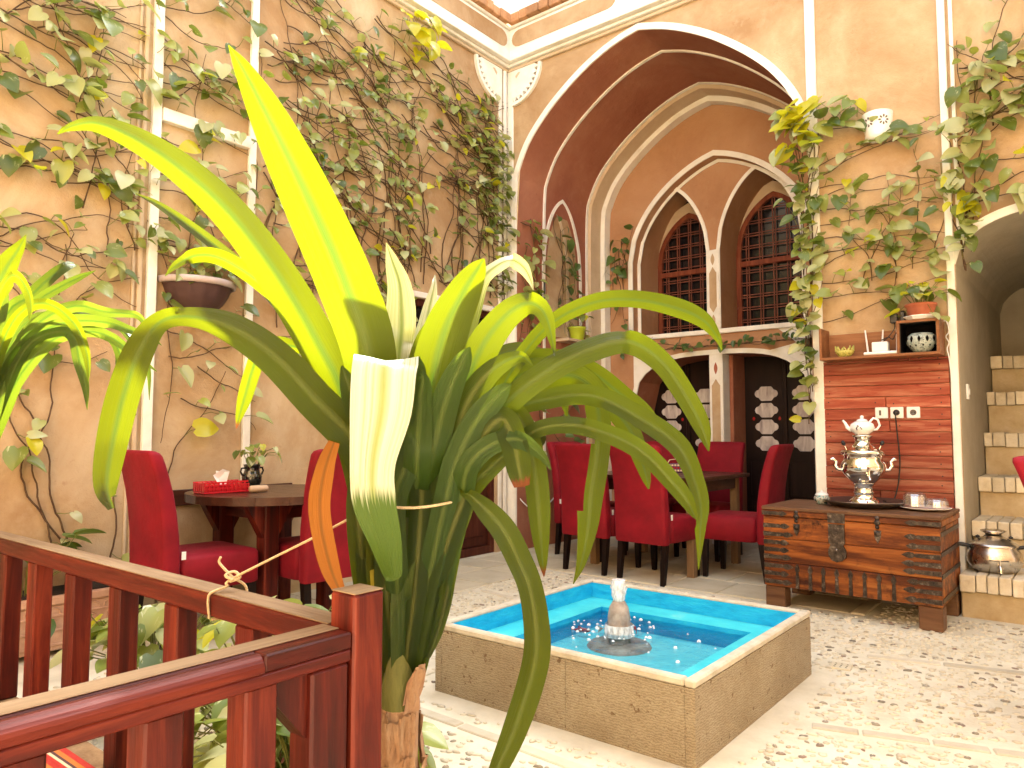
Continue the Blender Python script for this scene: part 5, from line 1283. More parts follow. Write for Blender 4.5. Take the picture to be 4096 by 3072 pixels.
LILY=[
('g',4,[(-1.311,1.194,0.51,0.0431),(-1.318,1.185,0.595,0.0497),(-1.323,1.164,0.726,0.056),(-1.304,1.128,0.933,0.0573),(-1.286,1.088,1.248,0.1173),(-1.301,1.025,1.431,0.1297),(-1.336,0.945,1.617,0.1133),(-1.366,0.873,1.762,0.0815),(-1.381,0.817,1.857,0.041),(-1.38,0.779,1.899,0.0019)]),
('g',-8,[(-1.25,1.127,0.541,0.0409),(-1.257,1.11,0.623,0.047),(-1.27,1.084,0.747,0.0529),(-1.29,1.078,0.938,0.0557),(-1.336,1.054,1.175,0.0921),(-1.372,1.005,1.305,0.0938),(-1.428,0.938,1.452,0.0892),(-1.496,0.862,1.584,0.0806),(-1.566,0.789,1.677,0.072),(-1.635,0.718,1.743,0.0593),(-1.696,0.657,1.777,0.0407),(-1.734,0.618,1.768,0.0223),(-1.751,0.596,1.747,0.002)]),
('g',20,[(-1.31,1.185,0.513,0.043),(-1.321,1.174,0.597,0.0495),(-1.331,1.148,0.727,0.0558),(-1.332,1.126,0.931,0.0578),(-1.401,1.047,1.252,0.0429),(-1.497,1.013,1.376,0.0373),(-1.584,0.99,1.459,0.0337),(-1.689,0.951,1.547,0.0322),(-1.798,0.91,1.629,0.0283),(-1.897,0.879,1.693,0.0168),(-1.979,0.864,1.731,0.0025)]),
('g',25,[(-1.239,1.124,0.544,0.0407),(-1.242,1.11,0.626,0.0467),(-1.249,1.088,0.749,0.0526),(-1.287,1.1,0.936,0.0562),(-1.372,1.08,1.134,0.0536),(-1.435,0.994,1.357,0.0468),(-1.486,0.929,1.439,0.0422),(-1.537,0.866,1.489,0.0377),(-1.569,0.823,1.494,0.0332),(-1.592,0.79,1.47,0.0227),(-1.6,0.768,1.442,0.002)]),
('g',-10,[(-1.311,1.19,0.511,0.0431),(-1.32,1.18,0.596,0.0496),(-1.327,1.157,0.727,0.0559),(-1.295,1.107,0.935,0.0565),(-1.286,1.051,1.071,0.0858),(-1.329,0.973,1.17,0.0843),(-1.371,0.896,1.261,0.0769),(-1.413,0.821,1.317,0.0639),(-1.447,0.756,1.335,0.0437),(-1.47,0.702,1.322,0.0411),(-1.477,0.665,1.265,0.0549),(-1.478,0.637,1.174,0.0593),(-1.47,0.615,1.075,0.0546),(-1.452,0.6,0.998,0.0414),(-1.415,0.597,0.96,0.0169)]),
('w',-35,[(-1.219,1.128,0.547,0.0405),(-1.212,1.122,0.629,0.0464),(-1.201,1.114,0.751,0.0523),(-1.222,1.16,0.935,0.0564),(-1.281,1.171,1.221,0.0933),(-1.286,1.182,1.354,0.0922),(-1.3,1.189,1.446,0.0688),(-1.327,1.188,1.511,0.0382),(-1.352,1.189,1.562,0.0023)]),
('w',30,[(-1.3,1.21,0.508,0.0433),(-1.297,1.21,0.594,0.0499),(-1.28,1.206,0.725,0.0562),(-1.258,1.22,0.929,0.0587),(-1.259,1.213,1.245,0.0571),(-1.253,1.233,1.368,0.0466),(-1.252,1.253,1.444,0.0202),(-1.262,1.268,1.483,0.0023)]),
('g',12,[(-1.214,1.135,0.546,0.0405),(-1.203,1.132,0.628,0.0465),(-1.183,1.132,0.75,0.0524),(-1.17,1.138,0.94,0.0547),(-1.174,1.143,1.051,0.0776),(-1.154,1.148,1.184,0.1063),(-1.126,1.16,1.316,0.1022),(-1.089,1.182,1.406,0.0797),(-1.063,1.199,1.457,0.045),(-1.05,1.208,1.481,0.0041)]),
('w',40,[(-1.29,1.212,0.51,0.0432),(-1.282,1.216,0.595,0.0498),(-1.257,1.219,0.726,0.0561),(-1.217,1.225,0.931,0.058),(-1.163,1.239,1.241,0.0536),(-1.12,1.244,1.378,0.0489),(-1.09,1.244,1.444,0.0443),(-1.053,1.253,1.473,0.0418),(-1.017,1.263,1.483,0.0373),(-0.987,1.27,1.463,0.0308),(-0.968,1.27,1.431,0.0143),(-0.956,1.263,1.408,0.002)]),
('g',15,[(-1.213,1.145,0.544,0.0407),(-1.197,1.146,0.626,0.0467),(-1.169,1.153,0.749,0.0526),(-1.148,1.167,0.939,0.055),(-1.126,1.19,1.102,0.0802),(-1.065,1.202,1.264,0.0772),(-1.009,1.217,1.341,0.0663),(-0.959,1.231,1.373,0.0556),(-0.922,1.237,1.364,0.0412),(-0.897,1.236,1.33,0.0291),(-0.879,1.231,1.272,0.0096),(-0.868,1.218,1.255,0.0019)]),
('g',-30,[(-1.272,1.21,0.514,0.0428),(-1.257,1.218,0.599,0.0494),(-1.221,1.23,0.729,0.0556),(-1.147,1.208,0.936,0.056),(-1.039,1.218,1.147,0.0363),(-0.99,1.271,1.27,0.0368),(-0.943,1.327,1.347,0.0392),(-0.878,1.399,1.392,0.0418),(-0.814,1.474,1.399,0.0423),(-0.749,1.552,1.381,0.0449),(-0.715,1.606,1.357,0.0367),(-0.7,1.645,1.32,0.0175),(-0.701,1.671,1.293,0.0022)]),
('g',25,[(-1.215,1.155,0.541,0.0409),(-1.197,1.159,0.623,0.047),(-1.162,1.17,0.747,0.0529),(-1.115,1.167,0.941,0.0543),(-1.015,1.213,1.137,0.0578),(-0.919,1.26,1.228,0.0591),(-0.831,1.305,1.275,0.0565),(-0.761,1.338,1.287,0.0521),(-0.703,1.367,1.243,0.0458),(-0.661,1.384,1.175,0.0434),(-0.629,1.392,1.109,0.0335),(-0.613,1.387,1.061,0.0028)]),
('g',-15,[(-1.265,1.207,0.516,0.0427),(-1.249,1.216,0.601,0.0492),(-1.209,1.231,0.73,0.0554),(-1.146,1.217,0.936,0.0563),(-1.029,1.254,1.128,0.045),(-0.943,1.309,1.171,0.0468),(-0.86,1.366,1.175,0.0466),(-0.774,1.43,1.12,0.0504),(-0.717,1.471,1.064,0.0541),(-0.69,1.489,0.987,0.0459),(-0.68,1.492,0.937,0.0377),(-0.68,1.487,0.88,0.0198),(-0.682,1.481,0.807,0.002)]),
('g',10,[(-1.219,1.166,0.537,0.0412),(-1.199,1.172,0.62,0.0473),(-1.159,1.188,0.744,0.0533),(-1.101,1.186,0.941,0.0545),(-1.015,1.221,1.042,0.0399),(-0.966,1.246,1.088,0.0357),(-0.925,1.267,1.11,0.0355),(-0.876,1.296,1.114,0.0373),(-0.827,1.325,1.101,0.0391),(-0.78,1.355,1.078,0.0408),(-0.743,1.377,1.048,0.0406),(-0.709,1.397,1.006,0.0384),(-0.679,1.415,0.963,0.0325),(-0.662,1.421,0.929,0.0133),(-0.655,1.417,0.919,0.0019)]),
('b',0,[(-1.265,1.207,0.516,0.0427),(-1.249,1.216,0.601,0.0492),(-1.209,1.231,0.73,0.0554),(-1.135,1.213,0.937,0.0559),(-1.049,1.214,1.102,0.0464),(-1.002,1.237,1.147,0.0462),(-0.97,1.255,1.102,0.0479),(-0.955,1.263,1.023,0.0516),(-0.946,1.266,0.944,0.0494),(-0.939,1.265,0.877,0.0373),(-0.933,1.264,0.824,0.0195),(-0.927,1.26,0.796,0.0019)]),
('g',-5,[(-1.215,1.157,0.54,0.041),(-1.197,1.162,0.623,0.047),(-1.161,1.174,0.746,0.053),(-1.139,1.201,0.937,0.0557),(-1.062,1.278,1.133,0.0523),(-0.956,1.346,1.222,0.0542),(-0.896,1.386,1.206,0.0539),(-0.876,1.399,1.133,0.0558),(-0.88,1.393,1.041,0.0596),(-0.889,1.383,0.959,0.0573),(-0.892,1.377,0.889,0.0448),(-0.902,1.365,0.814,0.0223),(-0.914,1.35,0.768,0.002)]),
('b',15,[(-1.272,1.21,0.514,0.0428),(-1.257,1.218,0.599,0.0494),(-1.221,1.23,0.729,0.0556),(-1.129,1.196,0.938,0.0554),(-1.031,1.179,1.082,0.059),(-0.985,1.192,1.126,0.0604),(-0.959,1.198,1.078,0.0579),(-0.943,1.197,1.021,0.0497),(-0.93,1.19,0.987,0.0322)]),
('g',10,[(-1.213,1.15,0.542,0.0408),(-1.197,1.152,0.625,0.0468),(-1.165,1.161,0.748,0.0528),(-1.084,1.175,0.943,0.0539),(-1.059,1.166,0.967,0.0236),(-1.011,1.174,0.934,0.0464),(-0.967,1.178,0.895,0.0533),(-0.93,1.18,0.838,0.0523),(-0.9,1.174,0.792,0.0514),(-0.878,1.164,0.733,0.0541),(-0.863,1.147,0.678,0.0567),(-0.862,1.119,0.616,0.0556),(-0.871,1.084,0.544,0.0495),(-0.88,1.049,0.488,0.0368),(-0.878,1.019,0.455,0.0164)]),
('f',5,[(-1.308,1.202,0.509,0.0433),(-1.312,1.197,0.594,0.0499),(-1.308,1.183,0.725,0.0562),(-1.278,1.139,0.934,0.057),(-1.238,1.111,1.133,0.1241),(-1.21,1.073,1.233,0.1352),(-1.182,1.043,1.251,0.1358),(-1.156,1.015,1.226,0.1342),(-1.148,1.002,1.14,0.1249),(-1.158,0.99,1.036,0.0902),(-1.16,0.995,0.957,0.0865),(-1.153,1.02,0.875,0.0662),(-1.151,1.04,0.807,0.04),(-1.149,1.043,0.794,0.019)]),
('o',0,[(-1.308,1.008,1.077,0.0242),(-1.309,0.986,1.022,0.0399),(-1.304,0.97,0.955,0.0453),(-1.286,0.964,0.889,0.0447),(-1.258,0.967,0.815,0.0383),(-1.227,0.97,0.767,0.0208)]),
('o',10,[(-1.282,1.079,0.928,0.0103),(-1.291,1.08,0.866,0.0226),(-1.294,1.086,0.794,0.0268),(-1.291,1.096,0.731,0.0227),(-1.285,1.11,0.649,0.0186),(-1.269,1.132,0.576,0.0145)]),
('b',0,[(-1.23,1.124,0.546,0.0406),(-1.231,1.112,0.628,0.0465),(-1.231,1.095,0.75,0.0524),(-1.277,1.118,0.935,0.0564),(-1.417,1.06,1.243,0.0217),(-1.486,1.005,1.303,0.0326),(-1.535,0.97,1.296,0.0348),(-1.557,0.96,1.244,0.0371),(-1.578,0.954,1.179,0.0328),(-1.593,0.95,1.135,0.0175),(-1.602,0.949,1.107,0.0022)]),
('g',0,[(-1.272,1.21,0.514,0.0428),(-1.257,1.218,0.599,0.0494),(-1.221,1.23,0.729,0.0556),(-1.19,1.238,0.931,0.0577),(-1.103,1.293,1.166,0.0429),(-1.028,1.355,1.242,0.0473),(-0.956,1.42,1.242,0.0497),(-0.899,1.479,1.167,0.0498),(-0.865,1.52,1.102,0.0478),(-0.851,1.544,1.037,0.0392),(-0.845,1.56,0.988,0.0219),(-0.845,1.569,0.964,0.0044)]),
('g',-20,[(-1.214,1.153,0.541,0.0409),(-1.196,1.156,0.624,0.0469),(-1.163,1.167,0.747,0.0529),(-1.179,1.218,0.934,0.057),(-1.137,1.316,1.19,0.0439),(-1.086,1.376,1.262,0.0488),(-1.028,1.448,1.273,0.0516),(-0.971,1.522,1.243,0.0522),(-0.921,1.593,1.183,0.0505),(-0.888,1.649,1.137,0.0395),(-0.873,1.692,1.079,0.0047)]),
('g',10,[(-1.283,1.212,0.511,0.0431),(-1.272,1.218,0.596,0.0496),(-1.242,1.225,0.727,0.0559),(-1.226,1.254,0.928,0.0589),(-1.148,1.328,1.246,0.0444),(-1.117,1.36,1.286,0.0468),(-1.078,1.401,1.292,0.0493),(-1.04,1.444,1.259,0.045),(-1.025,1.472,1.193,0.0339),(-1.023,1.489,1.136,0.0045)]),
('y',20,[(-1.234,1.124,0.545,0.0406),(-1.236,1.111,0.627,0.0466),(-1.24,1.092,0.749,0.0525),(-1.301,1.126,0.933,0.0572),(-1.386,1.146,1.135,0.0555),(-1.436,1.122,1.248,0.0494),(-1.467,1.117,1.318,0.0341),(-1.488,1.122,1.366,0.0046)]),
('g',-30,[(-1.301,1.209,0.508,0.0433),(-1.299,1.209,0.594,0.0499),(-1.285,1.203,0.724,0.0562),(-1.248,1.19,0.932,0.0577),(-1.243,1.163,1.07,0.0742),(-1.225,1.174,1.219,0.0638),(-1.214,1.184,1.305,0.0427),(-1.208,1.193,1.359,0.0043)]),
('g',25,[(-1.213,1.144,0.544,0.0407),(-1.198,1.144,0.626,0.0467),(-1.17,1.15,0.749,0.0526),(-1.133,1.158,0.941,0.0545),(-1.122,1.161,1.032,0.0605),(-1.068,1.175,1.162,0.06),(-1.016,1.191,1.23,0.0495),(-0.959,1.215,1.259,0.0294),(-0.928,1.223,1.238,0.0039)]),
('g',0,[(-1.311,1.196,0.51,0.0432),(-1.317,1.188,0.595,0.0498),(-1.32,1.169,0.726,0.0561),(-1.307,1.139,0.932,0.0576),(-1.302,1.119,1.028,0.0636),(-1.333,1.103,1.134,0.0598),(-1.37,1.084,1.21,0.0431),(-1.4,1.073,1.254,0.0043)]),
('g',30,[(-1.122,1.198,0.898,0.0307),(-1.131,1.198,0.817,0.0347),(-1.144,1.193,0.735,0.0388),(-1.164,1.185,0.653,0.0307),(-1.181,1.174,0.602,0.0143)]),
('g',5,[(-1.258,1.13,0.538,0.0411),(-1.268,1.112,0.621,0.0472),(-1.284,1.083,0.745,0.0532),(-1.279,1.054,0.94,0.0548),(-1.246,1.057,1.072,0.0605),(-1.272,1.039,1.153,0.0547),(-1.292,1.026,1.214,0.0305),(-1.304,1.022,1.245,0.0041)]),
('d',-5,[(-1.31,1.186,0.512,0.043),(-1.321,1.175,0.597,0.0495),(-1.331,1.15,0.727,0.0558),(-1.315,1.115,0.933,0.0572),(-1.265,1.12,1.071,0.0691),(-1.289,1.109,1.176,0.0633),(-1.311,1.102,1.251,0.0362),(-1.326,1.105,1.284,0.0043)]),
('d',6,[(-1.222,1.127,0.547,0.0405),(-1.217,1.118,0.629,0.0464),(-1.21,1.108,0.751,0.0523),(-1.197,1.082,0.943,0.0538),(-1.158,1.091,1.053,0.0634),(-1.153,1.092,1.152,0.0595),(-1.144,1.096,1.231,0.0398),(-1.142,1.1,1.261,0.004)]),
('d',-6,[(-1.296,1.211,0.509,0.0432),(-1.291,1.213,0.594,0.0498),(-1.27,1.212,0.725,0.0562),(-1.188,1.166,0.937,0.0558),(-1.12,1.122,1.053,0.0654),(-1.089,1.133,1.171,0.0613),(-1.057,1.148,1.25,0.0394),(-1.042,1.153,1.279,0.0039)]),
('d',8,[(-1.213,1.145,0.544,0.0407),(-1.197,1.146,0.626,0.0467),(-1.169,1.153,0.749,0.0526),(-1.111,1.151,0.943,0.0538),(-1.075,1.147,1.033,0.059),(-1.033,1.165,1.122,0.0549),(-0.988,1.188,1.18,0.039),(-0.964,1.197,1.199,0.0039)]),
('d',10,[(-1.302,1.209,0.508,0.0433),(-1.3,1.208,0.593,0.0499),(-1.286,1.202,0.724,0.0562),(-1.198,1.146,0.938,0.0555),(-1.132,1.087,1.043,0.0587),(-1.128,1.088,1.131,0.0549),(-1.122,1.091,1.2,0.0393),(-1.122,1.093,1.23,0.0039)]),
('d',10,[(-1.216,1.16,0.539,0.041),(-1.197,1.165,0.622,0.0471),(-1.16,1.178,0.745,0.0531),(-1.087,1.173,0.943,0.0539),(-1.049,1.156,1.024,0.0489),(-1.001,1.174,1.073,0.0446),(-0.948,1.2,1.083,0.0385),(-0.904,1.222,1.05,0.0191),(-0.883,1.225,1.022,0.0038)]),
]
LILY2=[
('g',10,[(-2.782,0.738,0.886,0.02808),(-2.728,0.758,1.163,0.0351),(-2.629,0.795,1.343,0.0424),(-2.532,0.838,1.44,0.042),(-2.427,0.892,1.482,0.0379),(-2.331,0.943,1.46,0.03),(-2.242,0.988,1.449,0.0223),(-2.196,1.0,1.42,0.0147),(-2.158,1.005,1.391,0.0015)]),
('g',-20,[(-2.782,0.738,0.886,0.02808),(-2.724,0.765,1.124,0.0351),(-2.655,0.789,1.278,0.0426),(-2.565,0.834,1.393,0.0423),(-2.464,0.893,1.436,0.042),(-2.362,0.957,1.432,0.0342),(-2.29,0.999,1.406,0.0264),(-2.226,1.034,1.381,0.015),(-2.189,1.047,1.357,0.0015)]),
('g',15,[(-2.722,0.722,0.89,0.02744),(-2.661,0.744,1.219,0.0343),(-2.573,0.763,1.405,0.0414),(-2.484,0.791,1.475,0.0371),(-2.398,0.824,1.47,0.033),(-2.32,0.855,1.411,0.0362),(-2.267,0.867,1.336,0.0285),(-2.232,0.863,1.28,0.0176),(-2.203,0.853,1.239,0.0014)]),
('g',-10,[(-2.782,0.738,0.886,0.02808),(-2.713,0.777,1.085,0.0351),(-2.635,0.808,1.251,0.0387),(-2.53,0.864,1.377,0.0385),(-2.423,0.928,1.406,0.0344),(-2.35,0.971,1.385,0.0304),(-2.292,1.002,1.342,0.0226),(-2.247,1.023,1.31,0.015),(-2.204,1.042,1.279,0.0015)]),
('g',0,[(-2.782,0.738,0.886,0.046720000000000005),(-2.727,0.738,1.416,0.0584),(-2.697,0.767,1.558,0.0744),(-2.684,0.788,1.623,0.0709),(-2.669,0.812,1.681,0.0396),(-2.662,0.829,1.729,0.0016)]),
('g',25,[(-2.661,0.706,0.895,0.02384),(-2.604,0.719,1.29,0.0298),(-2.535,0.717,1.471,0.0367),(-2.464,0.725,1.544,0.0397),(-2.401,0.733,1.541,0.0391),(-2.344,0.74,1.495,0.035),(-2.301,0.736,1.448,0.0275),(-2.269,0.723,1.398,0.0014)]),
('g',30,[(-2.843,0.754,0.881,0.025440000000000004),(-2.767,0.787,1.224,0.0318),(-2.743,0.827,1.435,0.0322),(-2.701,0.891,1.535,0.0326),(-2.678,0.944,1.583,0.0289),(-2.664,0.991,1.618,0.0209),(-2.653,1.036,1.647,0.0017)]),
('d',0,[(-2.758,0.732,0.888,0.024720000000000002),(-2.681,0.772,1.143,0.0309),(-2.585,0.815,1.354,0.0307),(-2.494,0.867,1.405,0.0305),(-2.438,0.896,1.388,0.0341),(-2.412,0.906,1.311,0.0339),(-2.386,0.916,1.235,0.0225),(-2.371,0.917,1.164,0.0015)]),
('d',0,[(-2.843,0.754,0.881,0.025440000000000004),(-2.759,0.803,1.105,0.0318),(-2.641,0.866,1.374,0.0317),(-2.507,0.96,1.424,0.0277),(-2.445,1.003,1.4,0.0276),(-2.415,1.022,1.348,0.0275),(-2.41,1.022,1.289,0.0235),(-2.415,1.015,1.222,0.0117),(-2.414,1.011,1.167,0.0016)]),
('d',0,[(-2.903,0.77,0.877,0.039040000000000005),(-2.835,0.789,1.308,0.0488),(-2.834,0.816,1.516,0.0577),(-2.882,0.812,1.605,0.0543),(-2.971,0.777,1.688,0.0254)]),
('d',20,[(-2.964,0.786,0.872,0.029840000000000002),(-2.857,0.826,1.436,0.0373),(-2.813,0.898,1.559,0.0421),(-2.796,0.954,1.634,0.0385),(-2.796,0.999,1.677,0.0304),(-2.816,1.03,1.69,0.0176)]),
('g',30,[(-2.782,0.738,0.886,0.02496),(-2.709,0.772,1.182,0.0312),(-2.637,0.813,1.396,0.0351),(-2.552,0.875,1.474,0.0351),(-2.467,0.944,1.462,0.0312),(-2.393,1.006,1.431,0.0234),(-2.361,1.035,1.385,0.0195),(-2.344,1.051,1.357,0.0016)]),
('g',0,[(-2.661,0.706,0.895,0.017920000000000002),(-2.608,0.735,1.067,0.0224),(-2.581,0.749,1.16,0.0186),(-2.567,0.755,1.216,0.0149),(-2.56,0.758,1.253,0.0015)]),
('d',10,[(-2.843,0.754,0.881,0.025440000000000004),(-2.767,0.787,1.224,0.0318),(-2.693,0.839,1.44,0.0319),(-2.601,0.921,1.473,0.0321),(-2.492,1.02,1.458,0.0241),(-2.434,1.083,1.395,0.0202),(-2.418,1.114,1.307,0.0162),(-2.427,1.126,1.202,0.0016)]),
]
# ------------------------------------------------------------------ strap leaved lilies
VIEW = Vector((-.735, .678, 0))
def strap_leaf(name, pts, roll, mat, parent, origin, fold=.22, seg=5, wave=.05, notch=None):
    P = [Vector(p[:3]) for p in pts]; W = [p[3] for p in pts]
    C3 = catmull(P, seg); WC = [q.x for q in catmull([(w_, 0, 0) for w_ in W], seg)]
    n = len(C3); across = 8; rows = []; uv = []
    ph = rnd.uniform(0, 6.28); ro = R(roll)
    prev = None
    for i, c in enumerate(C3):
        t = (C3[min(i + 1, n - 1)] - C3[max(i - 1, 0)])
        if t.length < 1e-6: t = Vector((0, 0, 1))
        t.normalize()
        wv = t.cross(VIEW)
        if wv.length < .25 and prev is not None: wv = prev
        wv.normalize()
        if prev is not None:
            if wv.dot(prev) < 0: wv = -wv
            wv = (wv + prev * .5).normalized()
        prev = wv.copy()
        nn = wv.cross(t).normalized()
        if nn.z < 0 and abs(nn.z) > .05: nn = -nn
        wv2 = wv * math.cos(ro) + nn * math.sin(ro)
        n2 = t.cross(wv2).normalized()
        if n2.dot(nn) < 0: n2 = -n2
        hw_ = max(.0008, WC[i] / 2)
        T_ = i / (n - 1); row = []
        for j in range(across + 1):
            s = -1 + 2 * j / across
            k = 1 + wave * math.sin(T_ * 17 + ph + (2 if s > 0 else 0)) * abs(s) * .6
            h = fold * hw_ * (abs(s) ** 1.08) + .025 * hw_ * math.sin(T_ * 25 + s * 3 + ph)
            row.append(tuple(c + wv2 * (s * hw_ * k) + n2 * h - origin)); uv.append((j / across, T_))
        rows.append(row)
    mb = MB().grid(rows)
    if notch:
        drop = set()
        for (t0, t1, j0, j1) in notch:
            for i in range(int(t0 * (n - 1)), int(t1 * (n - 1))):
                for j in range(j0, j1): drop.add(i * across + j)
        mb.f = [f for k, f in enumerate(mb.f) if k not in drop]; mb.m = [0] * len(mb.f)
    me = mb.mesh(name, mat, True)
    ul = me.uv_layers.new(name='UVMap')
    for lp_ in me.loops: ul.data[lp_.index].uv = uv[lp_.vertex_index]
    return link(name, me, parent)
KM = {'w': 'strapw', 'g': 'strap', 'b': 'strapb', 'f': 'strapf', 'o': 'strapo', 'y': 'strapy', 'd': 'strapd'}
b0 = Vector((-1.232, 1.135, 0))
lily = thing('lily_plant', 'large strap-leaved lily with bright yellow-green arching leaves, tied behind the railing post', 'plant', b0)
for i, (k, roll, pts) in enumerate(LILY):
    nt_ = None
    if i == 15: nt_ = [(.60, .64, 0, 3), (.64, .80, 0, 2)]
    if i == 4: nt_ = [(.965, 1, 5, 8)]
    lf = strap_leaf('leaf', pts, roll, M[KM[k]], lily, b0, .06 if k == 'f' or i == 0 else .2, 6, .05, nt_)
    if k == 'o': lf['label'] = 'dry orange leaf'
# stalk: pale sheath and papery husks
rows = []
for z, r_ in ((0, .05), (.2, .046), (.35, .043), (.46, .043), (.50, .043), (.53, .041), (.56, .036), (.59, .030), (.62, .02)):
    rows.append([(r_ * (1 + .06 * math.sin(3 * a + z * 9)) * math.cos(a), r_ * (1 + .06 * math.sin(3 * a + z * 9)) * math.sin(a), z) for a in [2 * math.pi * k / 18 for k in range(18)]])
MB().grid(rows[:5], 0, True).build('stalk', M['husk'], lily, True)
sheath = MB().grid(rows[4:], 0, True); sheath.build('sheath', M['sheath'], lily, True)
for k in range(26):
    z0 = rnd.uniform(.18, .53); a0 = rnd.uniform(0, 6.28); hgt = rnd.uniform(.05, .14); wd = rnd.uniform(.5, 1.3); cur = rnd.uniform(.004, .022); rows = []
    for i in range(6):
        t = i / 5; row = []
        for j in range(6):
            s = j / 5 - .5; a = a0 + s * wd * (1 - .5 * t) + .15 * t; r_ = .047 + .004 * rnd.random() + cur * t ** 2 + .006 * math.sin(s * 9 + t * 5)
            row.append((r_ * math.cos(a), r_ * math.sin(a), z0 + (hgt * t if k % 3 else -hgt * t)))
        rows.append(row)
    MB().grid(rows).build('husk', M['husk'], lily, True)
lpot = thing('lily_pot', 'terracotta pot of the big lily hidden behind the railing post', 'flowerpot', (b0.x, b0.y, 0))
MB().lathe([(0, 0), (.10, 0), (.13, .2), (.145, .205), (.145, .23), (.13, .23), (.125, .2), (0, .19)], 26).build('pot', M['terracotta'], lpot, True)
b1 = Vector((-2.90, .62, 0))
lily2 = thing('lily_plant', 'second strap-leaved lily with drooping green leaves at the left edge', 'plant', b1)
for i, (k, roll, pts) in enumerate(LILY2): strap_leaf('leaf', pts, roll, M[KM[k] if i in (4, 5, 2) else 'strapd'], lily2, b1, .25, 5, .05)  # all but a few leaves take the copy with painted shade
q = LILY2[0][2][0]
MB().tube([(q[0] - b1.x, q[1] - b1.y, q[2]), (q[0] - b1.x - .01, q[1] - b1.y, .6), (q[0] - b1.x, q[1] - b1.y, .22)], [.03, .034, .036], 10).build('stalk', M['husk'], lily2, True)

# ------------------------------------------------------------------ pothos leaves
TT = [0, .1, .28, .5, .7, .88, 1]; WW = [.15, .36, .44, .40, .29, .14, .0]
def leaf_verts(cup, droop, w=1.0, twist=0.0):
    rows = []
    for t, wd in zip(TT, WW):
        row = []
        for c in (-1, -.5, 0, .5, 1):
            x = c * wd * w; y = t - (.13 * abs(c) if t < .15 else 0)
            z = cup * abs(x) - droop * t * t + twist * x * t
            row.append((x, y, z))
        rows.append(row)
    return rows
LV = [leaf_verts(.35, .18), leaf_verts(.15, .38), leaf_verts(.55, .10, .85, .3), leaf_verts(.25, .28, 1.1, -.3), leaf_verts(-.1, .5, .95, .2)]
LM = {}
for mk in ('leaf', 'leafy', 'leafd'): LM[mk] = [MB().grid(r_).mesh('leaf', M[mk], True) for r_ in LV]
def basis(tip, nrm):
    y = tip.normalized(); z = (nrm - y * nrm.dot(y))
    if z.length < 1e-3: z = y.orthogonal()
    z.normalize(); x = y.cross(z)
    return x, y, z
def put_leaf(parent, origin, p, tip, nrm, size, mk, stuff=None):
    x, y, z = basis(tip, nrm)
    v = rnd.randrange(5)
    if stuff is not None:
        stuff.grid([[tuple(p - origin + (x * a + y * b + z * c) * size) for a, b, c in r_] for r_ in LV[v]]); return
    o = link('leaf', LM[mk][v], parent)
    Mx = Matrix((x, y, z)).transposed().to_4x4()
    o.matrix_local = Matrix.Translation(p - origin) @ Mx @ Matrix.Scale(size, 4)
UP = Vector((0, 0, 1))
